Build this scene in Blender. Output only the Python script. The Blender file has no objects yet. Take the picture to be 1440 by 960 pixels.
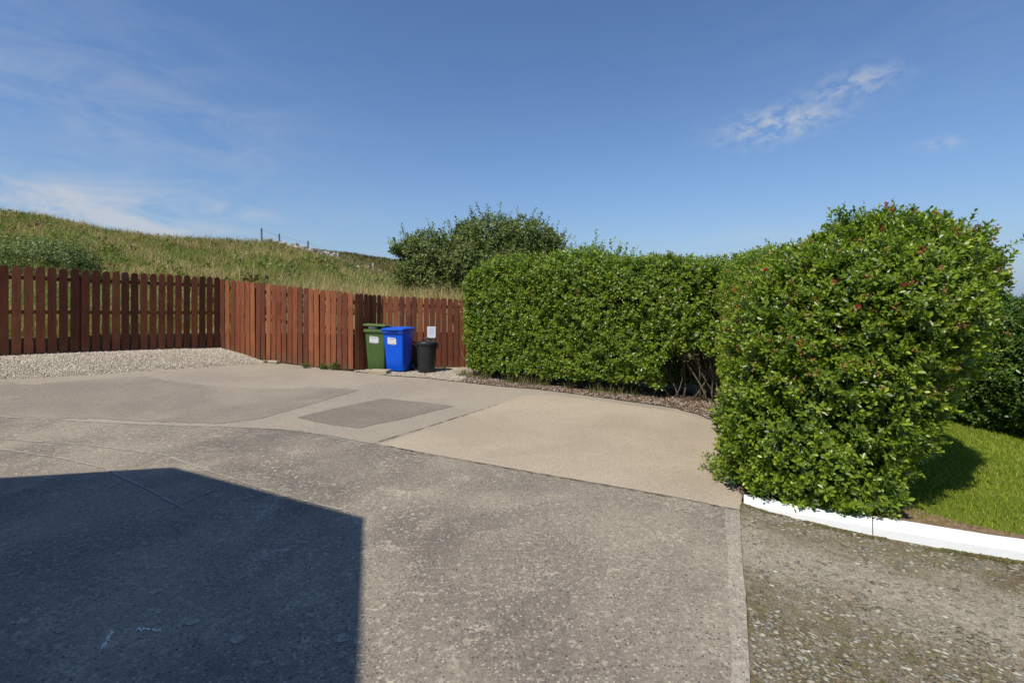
import bpy, bmesh, math, random
import numpy as np
from mathutils import Vector, Matrix
random.seed(7); rng = np.random.default_rng(11)
S = bpy.context.scene
COL = S.collection
R = math.radians

# ---------------------------------------------------------------- camera
EYE, F, YH = 1.75, 680.0, 420.0          # eye height, focal length in px of a 1440 wide frame, horizon row
cd = bpy.data.cameras.new('camera'); cam = bpy.data.objects.new('camera', cd); COL.objects.link(cam)
cam.location = (0, 0, EYE); cam.rotation_euler = (R(90), 0, 0)
cd.sensor_width = 36; cd.lens = 36 * F / 1440; cd.shift_y = -(480 - YH) / 1440
cd.clip_start = .05; cd.clip_end = 6000
S.camera = cam
# ---------------------------------------------------------------- sun, sky, exposure
SUN_AZ, SUN_EL = 37.5, 55.0               # degrees left of straight behind the camera
to_sun = Vector((-math.sin(R(SUN_AZ)) * math.cos(R(SUN_EL)), -math.cos(R(SUN_AZ)) * math.cos(R(SUN_EL)), math.sin(R(SUN_EL))))
sd = bpy.data.lights.new('sun', 'SUN'); sd.energy = 4.7; sd.angle = R(.53); sd.color = (1, .95, .85)
so = bpy.data.objects.new('sun', sd); COL.objects.link(so); so.rotation_euler = to_sun.to_track_quat('Z', 'Y').to_euler()
SKY_STRENGTH = .105
S.view_settings.view_transform = 'Standard'; S.view_settings.look = 'None'
S.view_settings.exposure = 0; S.view_settings.gamma = 1

def N(nt, typ, **kw):
    n = nt.nodes.new(typ)
    for k, v in kw.items():
        if k.startswith('i_'):
            key = k[2:]; key = int(key) if key.isdigit() else key.replace('_', ' ')
            n.inputs[key].default_value = v
        else: setattr(n, k, v)
    return n
def math_n(nt, op, a, b=None, c=None, clamp=False):
    n = nt.nodes.new('ShaderNodeMath'); n.operation = op; n.use_clamp = clamp
    for i, v in enumerate((a, b, c)):
        if v is None: continue
        if isinstance(v, (int, float)): n.inputs[i].default_value = v
        else: nt.links.new(v, n.inputs[i])
    return n.outputs[0]
def ramp(nt, fac, stops, interp='LINEAR'):
    r = nt.nodes.new('ShaderNodeValToRGB'); r.color_ramp.interpolation = interp
    el = r.color_ramp.elements
    while len(el) < len(stops): el.new(.5)
    for e, (p, c) in zip(el, stops):
        e.position = p; e.color = (c, c, c, 1) if isinstance(c, (int, float)) else (*c, 1)
    nt.links.new(fac, r.inputs[0]); return r.outputs[0]
def mix(nt, fac, a, b, blend='MIX'):
    m = nt.nodes.new('ShaderNodeMix'); m.data_type = 'RGBA'; m.blend_type = blend
    for idx, v in ((0, fac), (6, a), (7, b)):
        if isinstance(v, (int, float)): m.inputs[idx].default_value = v if idx == 0 else (v, v, v, 1)
        elif isinstance(v, tuple): m.inputs[idx].default_value = (*v, 1)
        else: nt.links.new(v, m.inputs[idx])
    return m.outputs[2]
def noise(nt, vec, scale, detail=4, rough=.55, dist=0):
    n = N(nt, 'ShaderNodeTexNoise'); n.inputs['Scale'].default_value = scale; n.inputs['Detail'].default_value = detail
    n.inputs['Roughness'].default_value = rough; n.inputs['Distortion'].default_value = dist
    if vec is not None: nt.links.new(vec, n.inputs['Vector'])
    return n.outputs[0]

def make_world():
    w = bpy.data.worlds.new('World'); S.world = w; w.use_nodes = True; nt = w.node_tree
    bg = nt.nodes['Background']; bg.inputs[1].default_value = SKY_STRENGTH
    sky = N(nt, 'ShaderNodeTexSky', sky_type='NISHITA', sun_disc=False)
    sky.sun_elevation = R(SUN_EL); sky.sun_rotation = R(180 + SUN_AZ)
    sky.altitude = 0; sky.air_density = 1.3; sky.dust_density = 0; sky.ozone_density = 6.5
    tc = N(nt, 'ShaderNodeTexCoord'); sep = N(nt, 'ShaderNodeSeparateXYZ'); nt.links.new(tc.outputs['Generated'], sep.inputs[0])
    X, Y, Z = sep.outputs
    az = math_n(nt, 'MULTIPLY', math_n(nt, 'ARCTAN2', X, Y), 57.2958)
    el = math_n(nt, 'MULTIPLY', math_n(nt, 'ARCSINE', Z), 57.2958)
    # thin high cloud: streaky noise in azimuth / elevation
    cv = N(nt, 'ShaderNodeCombineXYZ')
    nt.links.new(math_n(nt, 'MULTIPLY', az, .055), cv.inputs[0]); nt.links.new(math_n(nt, 'MULTIPLY', el, .17), cv.inputs[1])
    streak = noise(nt, cv.outputs[0], 2.0, 7, .62, .6)
    cv2 = N(nt, 'ShaderNodeCombineXYZ')
    nt.links.new(math_n(nt, 'MULTIPLY', az, .26), cv2.inputs[0]); nt.links.new(math_n(nt, 'ADD', math_n(nt, 'MULTIPLY', el, .40), math_n(nt, 'MULTIPLY', az, -.03)), cv2.inputs[1])
    puff = noise(nt, cv2.outputs[0], 2.6, 8, .6, .35)
    def blob(a0, e0, ra, re, tilt=0.0):
        da = math_n(nt, 'SUBTRACT', az, a0); de = math_n(nt, 'SUBTRACT', math_n(nt, 'SUBTRACT', el, e0), math_n(nt, 'MULTIPLY', da, tilt))
        q = math_n(nt, 'ADD', math_n(nt, 'POWER', math_n(nt, 'ABSOLUTE', math_n(nt, 'DIVIDE', da, ra)), 2.0), math_n(nt, 'POWER', math_n(nt, 'ABSOLUTE', math_n(nt, 'DIVIDE', de, re)), 2.0))
        return math_n(nt, 'EXPONENT', math_n(nt, 'MULTIPLY', q, -1))
    pf = ramp(nt, puff, [(.40, 0), (.62, 1)])
    sf = ramp(nt, streak, [(.38, 0), (.72, 1)])
    def part(mask, tex, k): return math_n(nt, 'MULTIPLY', math_n(nt, 'MULTIPLY', mask, tex), k)
    parts = [part(blob(29.0, 17.6, 5.0, 1.6, .10), pf, .72), part(blob(35.8, 20.0, 3.0, 1.1), pf, .5), part(blob(41.7, 13.4, 1.5, .5), pf, .5),
             part(blob(-46, 6.5, 13, 2.9, .0), sf, 2.0), part(blob(-36, 4.5, 11, 2.3, -.1), sf, .8),
             part(blob(-38, 16, 17, 6.5, -.15), sf, .3), part(blob(30, 6, 14, 2.2), sf, .25), part(blob(-30, 9, 9, .8), sf, .45), part(blob(100, 25, 50, 9), sf, .3), part(blob(-120, 22, 60, 9), sf, .3)]
    tot = parts[0]
    for p in parts[1:]: tot = math_n(nt, 'ADD', tot, p)
    tot = math_n(nt, 'MINIMUM', tot, .8)
    hz = math_n(nt, 'EXPONENT', math_n(nt, 'DIVIDE', math_n(nt, 'MAXIMUM', el, 0.0), -6.5))
    base = mix(nt, 1.0, sky.outputs[0], (.91, .98, 1.12), 'MULTIPLY')
    base = mix(nt, math_n(nt, 'MULTIPLY', hz, .92), base, (2.45, 3.55, 5.6))
    c = mix(nt, tot, base, (5.3, 5.6, 6.2))
    nt.links.new(c, bg.inputs[0])
make_world()

# ---------------------------------------------------------------- materials
def new_mat(name):
    m = bpy.data.materials.new(name); m.use_nodes = True; nt = m.node_tree
    b = nt.nodes['Principled BSDF']; return m, nt, b
def bump(nt, b, height, strength, dist):
    n = N(nt, 'ShaderNodeBump'); n.inputs['Strength'].default_value = strength; n.inputs['Distance'].default_value = dist
    nt.links.new(height, n.inputs['Height']); nt.links.new(n.outputs[0], b.inputs['Normal'])
def objco(nt, obj=True):
    return N(nt, 'ShaderNodeTexCoord').outputs['Object' if obj else 'Generated']
def concrete(name, base, dark, light, dark_amt=.5, light_amt=.5, speck=.5, moss=0.0, dots=.3, seed=0.0, flecks=.0):
    m, nt, b = new_mat(name)
    mp = N(nt, 'ShaderNodeMapping'); mp.inputs['Location'].default_value = (seed, seed * 1.7, 0); nt.links.new(objco(nt), mp.inputs[0]); co = mp.outputs[0]
    big = noise(nt, co, .55, 5, .6, .4); mid = noise(nt, co, 2.6, 6, .65, .2); fine = noise(nt, co, 55, 4, .7); vfine = noise(nt, co, 170, 2, .6)
    c = mix(nt, math_n(nt, 'MULTIPLY', ramp(nt, big, [(.40, 0), (.60, 1)]), dark_amt), base, dark)
    lm = math_n(nt, 'MULTIPLY', ramp(nt, mid, [(.52, 0), (.68, 1)]), ramp(nt, fine, [(.42, 0), (.6, 1)]))
    big2 = noise(nt, co, .9, 4, .6, .9)
    lm = math_n(nt, 'MULTIPLY', lm, ramp(nt, big2, [(.42, .12), (.62, 1)]))
    c = mix(nt, math_n(nt, 'MULTIPLY', lm, light_amt), c, light)
    c = mix(nt, .9 * speck, c, mix(nt, 1.0, c, ramp(nt, fine, [(.25, .55), (.5, 1.0), (.75, 1.4)]), 'MULTIPLY'))
    c = mix(nt, .9 * speck, c, mix(nt, 1.0, c, ramp(nt, vfine, [(.3, .6), (.5, 1.0), (.7, 1.35)]), 'MULTIPLY'))
    v = N(nt, 'ShaderNodeTexVoronoi'); v.inputs['Scale'].default_value = 48; nt.links.new(co, v.inputs['Vector'])
    vs = N(nt, 'ShaderNodeSeparateColor'); nt.links.new(v.outputs['Color'], vs.inputs[0])
    pick = math_n(nt, 'MULTIPLY', math_n(nt, 'LESS_THAN', v.outputs['Distance'], .30), math_n(nt, 'GREATER_THAN', vs.outputs[0], .74))
    c = mix(nt, math_n(nt, 'MULTIPLY', pick, dots), c, (.05, .045, .045))
    pick2 = math_n(nt, 'MULTIPLY', math_n(nt, 'LESS_THAN', v.outputs['Distance'], .34), math_n(nt, 'GREATER_THAN', vs.outputs[1], .8))
    c = mix(nt, math_n(nt, 'MULTIPLY', pick2, dots * .9), c, light)
    if flecks:
        fk = ramp(nt, noise(nt, co, 20, 7, .72, .3), [(.555, 0), (.60, 1)])
        zone = ramp(nt, noise(nt, co, .75, 6, .68, 1.2), [(.40, .12), (.60, 1)])
        c = mix(nt, math_n(nt, 'MULTIPLY', math_n(nt, 'MULTIPLY', fk, zone), .62 * flecks), c, light)
        dk = ramp(nt, noise(nt, co, 26, 6, .7, .2), [(.36, 1), (.43, 0)])
        c = mix(nt, math_n(nt, 'MULTIPLY', dk, .34 * flecks), c, (.10, .088, .078))
    if moss:
        mm = math_n(nt, 'MULTIPLY', ramp(nt, noise(nt, co, 1.3, 6, .7, .5), [(.5, 0), (.6, 1)]), ramp(nt, noise(nt, co, 30, 3, .7), [(.42, 0), (.58, 1)]))
        c = mix(nt, math_n(nt, 'MULTIPLY', mm, moss), c, (.085, .075, .025))
    nt.links.new(c, b.inputs['Base Color']); b.inputs['Roughness'].default_value = .9; b.inputs['Specular IOR Level'].default_value = .25
    h = math_n(nt, 'ADD', fine, math_n(nt, 'MULTIPLY', vfine, .5))
    bump(nt, b, h, .55, .006)
    return m
M = {}
M['slab'] = concrete('grey_concrete', (.302, .256, .193), (.170, .140, .115), (.51, .45, .335), .95, .9, .95, 0, .75, 0, 1.25)
M['old'] = concrete('aggregate_concrete', (.36, .305, .228), (.30, .25, .195), (.47, .405, .30), .7, .45, .95, 0, .5, 3.1, .35)
M['tan'] = concrete('tan_concrete', (.435, .355, .257), (.365, .295, .212), (.52, .435, .325), .9, .4, .75, 0, .2, 7.7, .25)
M['patch'] = concrete('dark_patch_concrete', (.245, .205, .160), (.20, .166, .133), (.34, .29, .22), .9, .5, .9, 0, .5, 9.1, .5)
M['stain'] = concrete('stained_concrete', (.315, .265, .20), (.235, .195, .153), (.40, .34, .255), .9, .5, .9, 0, .5, 2.2, .6)
M['border'] = concrete('pale_border_concrete', (.40, .35, .27), (.28, .24, .19), (.58, .51, .40), .8, .9, 1, .25, .7, 5.0, 1.3)
def rough_mat():
    m, nt, b = new_mat('mossy_rough_concrete'); co = objco(nt); sep = N(nt, 'ShaderNodeSeparateXYZ'); nt.links.new(co, sep.inputs[0])
    # a worn wheel track runs diagonally across the path
    d = math_n(nt, 'ADD', math_n(nt, 'MULTIPLY', math_n(nt, 'SUBTRACT', sep.outputs[0], 1.9), .62), math_n(nt, 'MULTIPLY', math_n(nt, 'SUBTRACT', sep.outputs[1], 3.25), .78))
    d = math_n(nt, 'ADD', d, math_n(nt, 'MULTIPLY', math_n(nt, 'SUBTRACT', noise(nt, co, 2.2, 5, .65, .5), .5), .9))
    tr = math_n(nt, 'EXPONENT', math_n(nt, 'MULTIPLY', math_n(nt, 'POWER', math_n(nt, 'ABSOLUTE', math_n(nt, 'DIVIDE', d, .42)), 2.0), -1))
    g = noise(nt, co, 38, 6, .75); g2 = noise(nt, co, 120, 3, .7)
    moss = mix(nt, ramp(nt, noise(nt, co, 9, 6, .7, .4), [(.42, 0), (.58, 1)]), (.15, .112, .066), (.135, .122, .05))
    moss = mix(nt, ramp(nt, noise(nt, co, 3.1, 5, .7), [(.48, 0), (.6, 1)]), moss, (.23, .195, .145))
    c = mix(nt, tr, moss, (.33, .285, .215))
    c = mix(nt, 1.0, c, ramp(nt, g, [(.3, .5), (.5, 1.0), (.7, 1.5)]), 'MULTIPLY'); c = mix(nt, 1.0, c, ramp(nt, g2, [(.3, .6), (.5, 1.0), (.7, 1.4)]), 'MULTIPLY')
    nt.links.new(c, b.inputs['Base Color']); b.inputs['Roughness'].default_value = .95; b.inputs['Specular IOR Level'].default_value = .12
    bump(nt, b, g, .8, .012); return m
M['rough'] = rough_mat()
M['joint'] = concrete('joint_dirt', (.10, .085, .062), (.06, .05, .04), (.2, .17, .13), .5, .3, .8)
M['joint_pale'] = concrete('joint_pale', (.36, .32, .265), (.3, .27, .22), (.48, .43, .36), .5, .5, .8)
M['stone_block'] = concrete('weathered_stone', (.42, .36, .24), (.3, .25, .17), (.55, .5, .38), .5, .5, .8)
M['render'] = concrete('cream_render', (.36, .31, .23), (.33, .28, .21), (.4, .35, .27), .5, .4, .8)

def simple(name, col, rough=.6, spec=.4, var=0.0, scale=20, bmp=0.0):
    m, nt, b = new_mat(name)
    b.inputs['Roughness'].default_value = rough; b.inputs['Specular IOR Level'].default_value = spec
    n = noise(nt, objco(nt), scale, 5, .6)
    lo = tuple(max(0, c * (1 - var)) for c in col); hi = tuple(min(1, c * (1 + var)) for c in col)
    nt.links.new(mix(nt, ramp(nt, n, [(.3, 0), (.7, 1)]), lo, hi), b.inputs['Base Color'])
    if bmp: bump(nt, b, n, bmp, .01)
    return m
M['white_paint'] = simple('white_masonry_paint', (.9, .9, .88), .6, .3, .03, 14, .25)
M['green_plastic'] = simple('green_bin_plastic', (.075, .135, .035), .42, .4, .14, 7)
M['green_lid'] = simple('green_lid_plastic', (.11, .17, .05), .5, .4, .15, 9)
M['blue_plastic'] = simple('blue_bin_plastic', (.0, .10, .72), .38, .4, .08, 6)
M['blue_lid'] = simple('blue_lid_plastic', (.015, .10, .55), .42, .4, .1, 9)
M['black_plastic'] = simple('black_bin_plastic', (.022, .022, .024), .42, .45, .25, 9)
M['rubber'] = simple('tyre_rubber', (.02, .02, .02), .8, .2, .2)
M['paper'] = simple('white_paper', (.78, .80, .84), .7, .2, .03, 5)
M['ink'] = simple('faded_blue_ink', (.35, .45, .66), .8, .1, .2, 60)
M['sticker'] = simple('sticker_white', (.72, .73, .74), .5, .3, .06, 30)
M['ink_grey'] = simple('grey_print', (.25, .22, .27), .7, .2, .5, 90)
M['ink_red'] = simple('faded_red_print', (.6, .35, .35), .7, .2, .3, 90)
M['bark'] = simple('pale_bark', (.15, .118, .08), .85, .2, .35, 25, .5)
M['post'] = simple('weathered_post', (.16, .145, .12), .9, .1, .3, 10, .4)
M['post_pale'] = simple('pale_post', (.45, .42, .35), .9, .1, .2, 10, .4)
M['wire'] = simple('wire_steel', (.25, .25, .25), .5, .5, .1)
M['rock'] = simple('pale_field_stone', (.40, .37, .31), .9, .2, .4, 6, .6)
M['core'] = simple('shade_core', (.028, .022, .014), .95, .05, .5, 30, .8)  # near-black colour stands in for the shade inside bush and hedges
M['soil'] = simple('dry_soil', (.21, .145, .085), .95, .1, .5, 30, .8)
M['glass'] = simple('window_glass', (.03, .04, .05), .08, .6, .0)
M['chalk'] = simple('white_paint_mark', (.88, .84, .74), .8, .2, .1, 60)

def wood():
    m, nt, b = new_mat('stained_fence_wood')
    tc = N(nt, 'ShaderNodeTexCoord'); oi = N(nt, 'ShaderNodeObjectInfo')
    mp = N(nt, 'ShaderNodeMapping'); mp.inputs['Scale'].default_value = (14, 14, 1.1)
    ad = N(nt, 'ShaderNodeVectorMath', operation='ADD'); nt.links.new(tc.outputs['Object'], ad.inputs[0])
    cx = N(nt, 'ShaderNodeCombineXYZ'); nt.links.new(math_n(nt, 'MULTIPLY', oi.outputs['Random'], 40), cx.inputs[2]); nt.links.new(math_n(nt, 'MULTIPLY', oi.outputs['Random'], 9), cx.inputs[0])
    nt.links.new(cx.outputs[0], ad.inputs[1]); nt.links.new(ad.outputs[0], mp.inputs[0])
    g = noise(nt, mp.outputs[0], 3.0, 6, .65, .8); patch = noise(nt, ad.outputs[0], 3.5, 4, .6)
    c = ramp(nt, oi.outputs['Random'], [(0, (.12, .038, .018)), (.45, (.205, .062, .027)), (.8, (.285, .092, .038)), (1, (.35, .122, .050))])
    c = mix(nt, 1.0, c, ramp(nt, g, [(.25, .45), (.5, 1), (.8, 1.25)]), 'MULTIPLY')
    c = mix(nt, math_n(nt, 'MULTIPLY', ramp(nt, patch, [(.56, 0), (.72, 1)]), .45), c, (.20, .105, .065))
    c = mix(nt, math_n(nt, 'MULTIPLY', ramp(nt, noise(nt, ad.outputs[0], 1.4, 3, .6), [(.5, 0), (.7, 1)]), .4), c, (.09, .022, .013))
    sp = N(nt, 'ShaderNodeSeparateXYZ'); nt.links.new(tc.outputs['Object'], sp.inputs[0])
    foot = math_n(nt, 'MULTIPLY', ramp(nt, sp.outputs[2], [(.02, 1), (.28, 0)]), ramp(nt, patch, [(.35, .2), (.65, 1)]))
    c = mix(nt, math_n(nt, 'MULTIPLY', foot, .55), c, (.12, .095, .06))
    nt.links.new(c, b.inputs['Base Color']); b.inputs['Roughness'].default_value = .75; b.inputs['Specular IOR Level'].default_value = .25
    bump(nt, b, g, .5, .006); return m
M['wood'] = wood()

def attr_mat(name, rough=.5, spec=.5, transl=.25, bmp=0):
    m, nt, b = new_mat(name)
    a = N(nt, 'ShaderNodeAttribute', attribute_name='tint'); nt.links.new(a.outputs['Color'], b.inputs['Base Color'])
    b.inputs['Roughness'].default_value = rough; b.inputs['Specular IOR Level'].default_value = spec
    if transl:
        t = N(nt, 'ShaderNodeBsdfTranslucent'); ms = N(nt, 'ShaderNodeMixShader'); ms.inputs[0].default_value = transl
        hs = N(nt, 'ShaderNodeMix'); hs.data_type = 'RGBA'; hs.blend_type = 'MULTIPLY'; hs.inputs[0].default_value = 1
        nt.links.new(a.outputs['Color'], hs.inputs[6]); hs.inputs[7].default_value = (1.3, 1.5, .5, 1)
        nt.links.new(hs.outputs[2], t.inputs[0]); nt.links.new(b.outputs[0], ms.inputs[1]); nt.links.new(t.outputs[0], ms.inputs[2])
        nt.links.new(ms.outputs[0], nt.nodes['Material Output'].inputs[0])
    return m
M['leaf'] = attr_mat('glossy_leaf', .36, .5, .25)
M['leaf_matt'] = attr_mat('tree_leaf', .6, .22, .2)
M['grass'] = attr_mat('grass_blade', .6, .3, .3)
M['pebble'] = attr_mat('pebble', .8, .3, 0)

def terrain_mat():
    m, nt, b = new_mat('rough_pasture')
    co = objco(nt); big = noise(nt, co, .16, 5, .6, .5); mid = noise(nt, co, .9, 6, .7, .4); fine = noise(nt, co, 9, 5, .75)
    c = mix(nt, ramp(nt, big, [(.38, 0), (.6, 1)]), (.13, .16, .035), (.26, .20, .08))
    c = mix(nt, math_n(nt, 'MULTIPLY', ramp(nt, mid, [(.45, 0), (.65, 1)]), .6), c, (.20, .14, .06))
    c = mix(nt, 1.0, c, ramp(nt, fine, [(.3, .45), (.6, 1.25)]), 'MULTIPLY')
    nt.links.new(c, b.inputs['Base Color']); b.inputs['Roughness'].default_value = .95; b.inputs['Specular IOR Level'].default_value = .1
    bump(nt, b, math_n(nt, 'ADD', mid, fine), 1, .15); return m
M['pasture'] = terrain_mat()
def lawn_mat():
    m, nt, b = new_mat('lawn_ground'); co = objco(nt)
    c = mix(nt, ramp(nt, noise(nt, co, 1.2, 4, .6), [(.35, 0), (.65, 1)]), (.12, .16, .018), (.15, .17, .025))
    c = mix(nt, 1.0, c, ramp(nt, noise(nt, co, 45, 4, .7), [(.3, .5), (.65, 1.2)]), 'MULTIPLY')
    nt.links.new(c, b.inputs['Base Color']); b.inputs['Roughness'].default_value = .95; b.inputs['Specular IOR Level'].default_value = .1; return m
M['lawn'] = lawn_mat()
def bed_mat(name, a, bcol, c3):
    m, nt, b = new_mat(name); co = objco(nt)
    v = N(nt, 'ShaderNodeTexVoronoi'); v.inputs['Scale'].default_value = 42; nt.links.new(co, v.inputs['Vector'])
    s = N(nt, 'ShaderNodeSeparateColor'); nt.links.new(v.outputs['Color'], s.inputs[0])
    c = ramp(nt, s.outputs[0], [(0, a), (.5, bcol), (1, c3)])
    c = mix(nt, 1.0, c, ramp(nt, v.outputs['Distance'], [(.25, 1.0), (.7, .35)]), 'MULTIPLY')
    nt.links.new(c, b.inputs['Base Color']); b.inputs['Roughness'].default_value = .95; b.inputs['Specular IOR Level'].default_value = .08
    inv = math_n(nt, 'SUBTRACT', 1, v.outputs['Distance']); bump(nt, b, inv, .9, .02); return m
M['gravel'] = bed_mat('pale_gravel_bed', (.36, .30, .215), (.50, .43, .32), (.62, .55, .43))
M['mulch'] = bed_mat('leaf_litter_bed', (.07, .045, .03), (.16, .11, .075), (.3, .24, .19))

# ---------------------------------------------------------------- helpers
def tag(o, label=None, cat=None, group=None, kind=None):
    if label: o['label'] = label
    if cat: o['category'] = cat
    if group: o['group'] = group
    if kind: o['kind'] = kind
    return o
def empty(name, loc=(0, 0, 0), rz=0, label=None, cat=None, group=None, kind=None):
    o = bpy.data.objects.new(name, None); COL.objects.link(o); o.location = loc; o.rotation_euler = (0, 0, rz); o.empty_display_size = .2
    return tag(o, label, cat, group, kind)
def link(name, me, m, parent=None, loc=None):
    o = bpy.data.objects.new(name, me); COL.objects.link(o)
    if m is not None and not me.materials: me.materials.append(m)
    if parent: o.parent = parent
    if loc: o.location = loc
    return o
def from_bm(name, bm, m, parent=None, smooth=False):
    bmesh.ops.recalc_face_normals(bm, faces=bm.faces)
    me = bpy.data.meshes.new(name); bm.to_mesh(me); bm.free()
    if smooth: me.polygons.foreach_set('use_smooth', [True] * len(me.polygons))
    return link(name, me, m, parent)
def np_mesh(name, V, T, C=None, smooth=False):
    V = np.asarray(V, np.float32); T = np.asarray(T, np.int32)
    me = bpy.data.meshes.new(name); k = T.shape[1]
    me.vertices.add(len(V)); me.vertices.foreach_set('co', V.ravel())
    me.loops.add(T.size); me.loops.foreach_set('vertex_index', T.ravel())
    me.polygons.add(len(T)); me.polygons.foreach_set('loop_start', np.arange(0, T.size, k, dtype=np.int32))
    me.update(calc_edges=True)
    if smooth: me.polygons.foreach_set('use_smooth', np.ones(len(T), bool))
    if C is not None:
        a = me.attributes.new('tint', 'FLOAT_COLOR', 'POINT')
        a.data.foreach_set('color', np.hstack([C, np.ones((len(C), 1))]).astype(np.float32).ravel())
    return me
def box_bm(bm, sx, sy, sz, loc=(0, 0, 0), rot=None, bev=0.0):
    r = bmesh.ops.create_cube(bm, size=1); vs = r['verts']
    bmesh.ops.scale(bm, vec=(sx, sy, sz), verts=vs)
    if bev:
        es = list({e for v in vs for e in v.link_edges})
        r2 = bmesh.ops.bevel(bm, geom=es, offset=bev, segments=2, profile=.6, affect='EDGES'); vs = list({v for f in r2['faces'] for v in f.verts} | {v for v in vs if v.is_valid})
    if rot is not None: bmesh.ops.rotate(bm, cent=(0, 0, 0), matrix=rot, verts=vs)
    bmesh.ops.translate(bm, vec=loc, verts=vs)
def tube(pts, rad, seg=6):
    bm = bmesh.new(); rings = []
    P = [Vector(p) for p in pts]
    for i, p in enumerate(P):
        d = (P[min(i + 1, len(P) - 1)] - P[max(i - 1, 0)]).normalized()
        a = d.orthogonal().normalized(); b = d.cross(a)
        rings.append([bm.verts.new(p + (a * math.cos(2 * math.pi * k / seg) + b * math.sin(2 * math.pi * k / seg)) * rad[i]) for k in range(seg)])
    for r0, r1 in zip(rings, rings[1:]):
        # match seams
        off = min(range(seg), key=lambda o: sum((r0[k].co - r1[(k + o) % seg].co).length for k in range(seg)))
        for k in range(seg): bm.faces.new((r0[k], r0[(k + 1) % seg], r1[(k + 1 + off) % seg], r1[(k + off) % seg]))
        rings[rings.index(r1)] = r1[off:] + r1[:off]
    bm.faces.new(rings[0][::-1]); bm.faces.new(rings[-1]); return bm
def wob(x, y, z=0.0, s=1.0, ph=0.0):
    x = np.asarray(x) * s; y = np.asarray(y) * s; z = np.asarray(z) * s
    return (np.sin(1.7 * x + 2.3 * y + ph) + np.sin(3.1 * y - 1.3 * z + 1.1 + ph) + np.sin(2.6 * z + 1.9 * x + 2.7 + ph) + .5 * np.sin(5.3 * x - 4.1 * z + ph) + .5 * np.sin(6.1 * y + 4.7 * x + ph)) / 4.0

# ---------------------------------------------------------------- ground shape
def sstep(a, b, v):
    t = min(1, max(0, (v - a) / (b - a))); return t * t * (3 - 2 * t)
def gh(x, y):                                       # height of the driveway: it climbs gently to the left at the back
    s = -x - 3.3; sp = .5 * (s + math.sqrt(s * s + .6))
    return .072 * (sp - .04) * sstep(4.5, 9.0, y) - .012 * max(0, x + 1) * sstep(8, 12, y)
def gp(px, py, dz=0.0):                             # ground point seen at a pixel of the photograph
    h = 0
    for _ in range(25):
        y = F * (EYE - h) / (py - YH); x = (px - 720) / F * y; h = gh(x, y) + dz
    return Vector((x, y, h))
def drape(name, poly, dz, m, parent=None, step=.25, rag=0.0, fn=gh, thick=0.0):
    pts = []
    for i, p in enumerate(poly):
        q = poly[(i + 1) % len(poly)]; p = Vector(p[:2]); q = Vector(q[:2]); L = (q - p).length; n = max(1, int(L / (.045 if rag > .015 else .07))) if rag else 1
        for k in range(n):
            v = p.lerp(q, k / n)
            if rag and k: nrm = Vector((-(q - p).y, (q - p).x)).normalized(); v = v + nrm * (random.gauss(0, rag * .55) + rag * .7 * math.sin(5 * v.x + 4 * v.y) + rag * .4 * math.sin(17 * v.x - 13 * v.y))
            pts.append(v)
    bm = bmesh.new(); f = bm.faces.new([bm.verts.new((v.x, v.y, 0)) for v in pts])
    xs = [v.x for v in pts]; ys = [v.y for v in pts]
    for lo, hi, ax in ((min(xs), max(xs), 0), (min(ys), max(ys), 1)):
        k = math.ceil(lo / step)
        while k * step < hi:
            n = [0, 0, 0]; n[ax] = 1; c = [0, 0, 0]; c[ax] = k * step
            bmesh.ops.bisect_plane(bm, geom=bm.verts[:] + bm.edges[:] + bm.faces[:], plane_co=c, plane_no=n, dist=1e-5); k += 1
    bmesh.ops.triangulate(bm, faces=[f for f in bm.faces if len(f.verts) > 4])
    for v in bm.verts: v.co.z = fn(v.co.x, v.co.y) + dz
    bmesh.ops.recalc_face_normals(bm, faces=bm.faces)
    if sum(f.normal.z for f in bm.faces) < 0: bmesh.ops.reverse_faces(bm, faces=bm.faces)
    me = bpy.data.meshes.new(name); bm.to_mesh(me); bm.free()
    return link(name, me, m, parent)
def strip(name, pts, w, dz, m, parent, wj=.4, clampy=None):
    """a thin filled joint along a line on the ground, uneven in width"""
    P = [Vector(p[:2]) for p in pts]; out = []
    for a, b in zip(P, P[1:]):
        n = max(2, int((b - a).length / .06))
        out += [a.lerp(b, k / n) for k in range(n)]
    out.append(P[-1]); L, Rr = [], []
    for i, p in enumerate(out):
        d = (out[min(i + 1, len(out) - 1)] - out[max(0, i - 1)]).normalized(); nn = Vector((-d.y, d.x)); ww = w * (1 + random.uniform(-wj, wj)); off = .003 * math.sin(i * .31) + .002 * math.sin(i * .83) + random.uniform(-.0015, .0015)
        L.append(p + nn * (ww / 2 + off)); Rr.append(p - nn * (ww / 2 - off))
    V = [(v.x, v.y, gh(v.x, v.y) + dz) for v in L + Rr]; n = len(L)
    me = bpy.data.meshes.new(name); me.from_pydata(V, [], [(i, n + i, n + i + 1, i + 1) for i in range(n - 1)]); me.update()
    return link(name, me, m, parent)

# ---------------------------------------------------------------- fence lines (x, y)
LF1 = Vector((-7.45, 12.36)); LFD = Vector((-.588, -.809)); MF0, MF1 = LF1, Vector((-3.70, 11.33)); RF0 = Vector((-3.25, 11.97)); RF1 = Vector((-.45, 12.28))
def fence_y(x):
    if x < LF1.x: return LF1.y + (x - LF1.x) * (LFD.y / LFD.x)
    if x < MF1.x: return MF0.y + (MF1.y - MF0.y) * (x - MF0.x) / (MF1.x - MF0.x)
    if x < RF0.x: return MF1.y + (RF0.y - MF1.y) * (x - MF1.x) / (RF0.x - MF1.x)
    return RF0.y + (RF1.y - RF0.y) * (x - RF0.x) / (RF1.x - RF0.x) if x < 1 else 12.6

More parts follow.
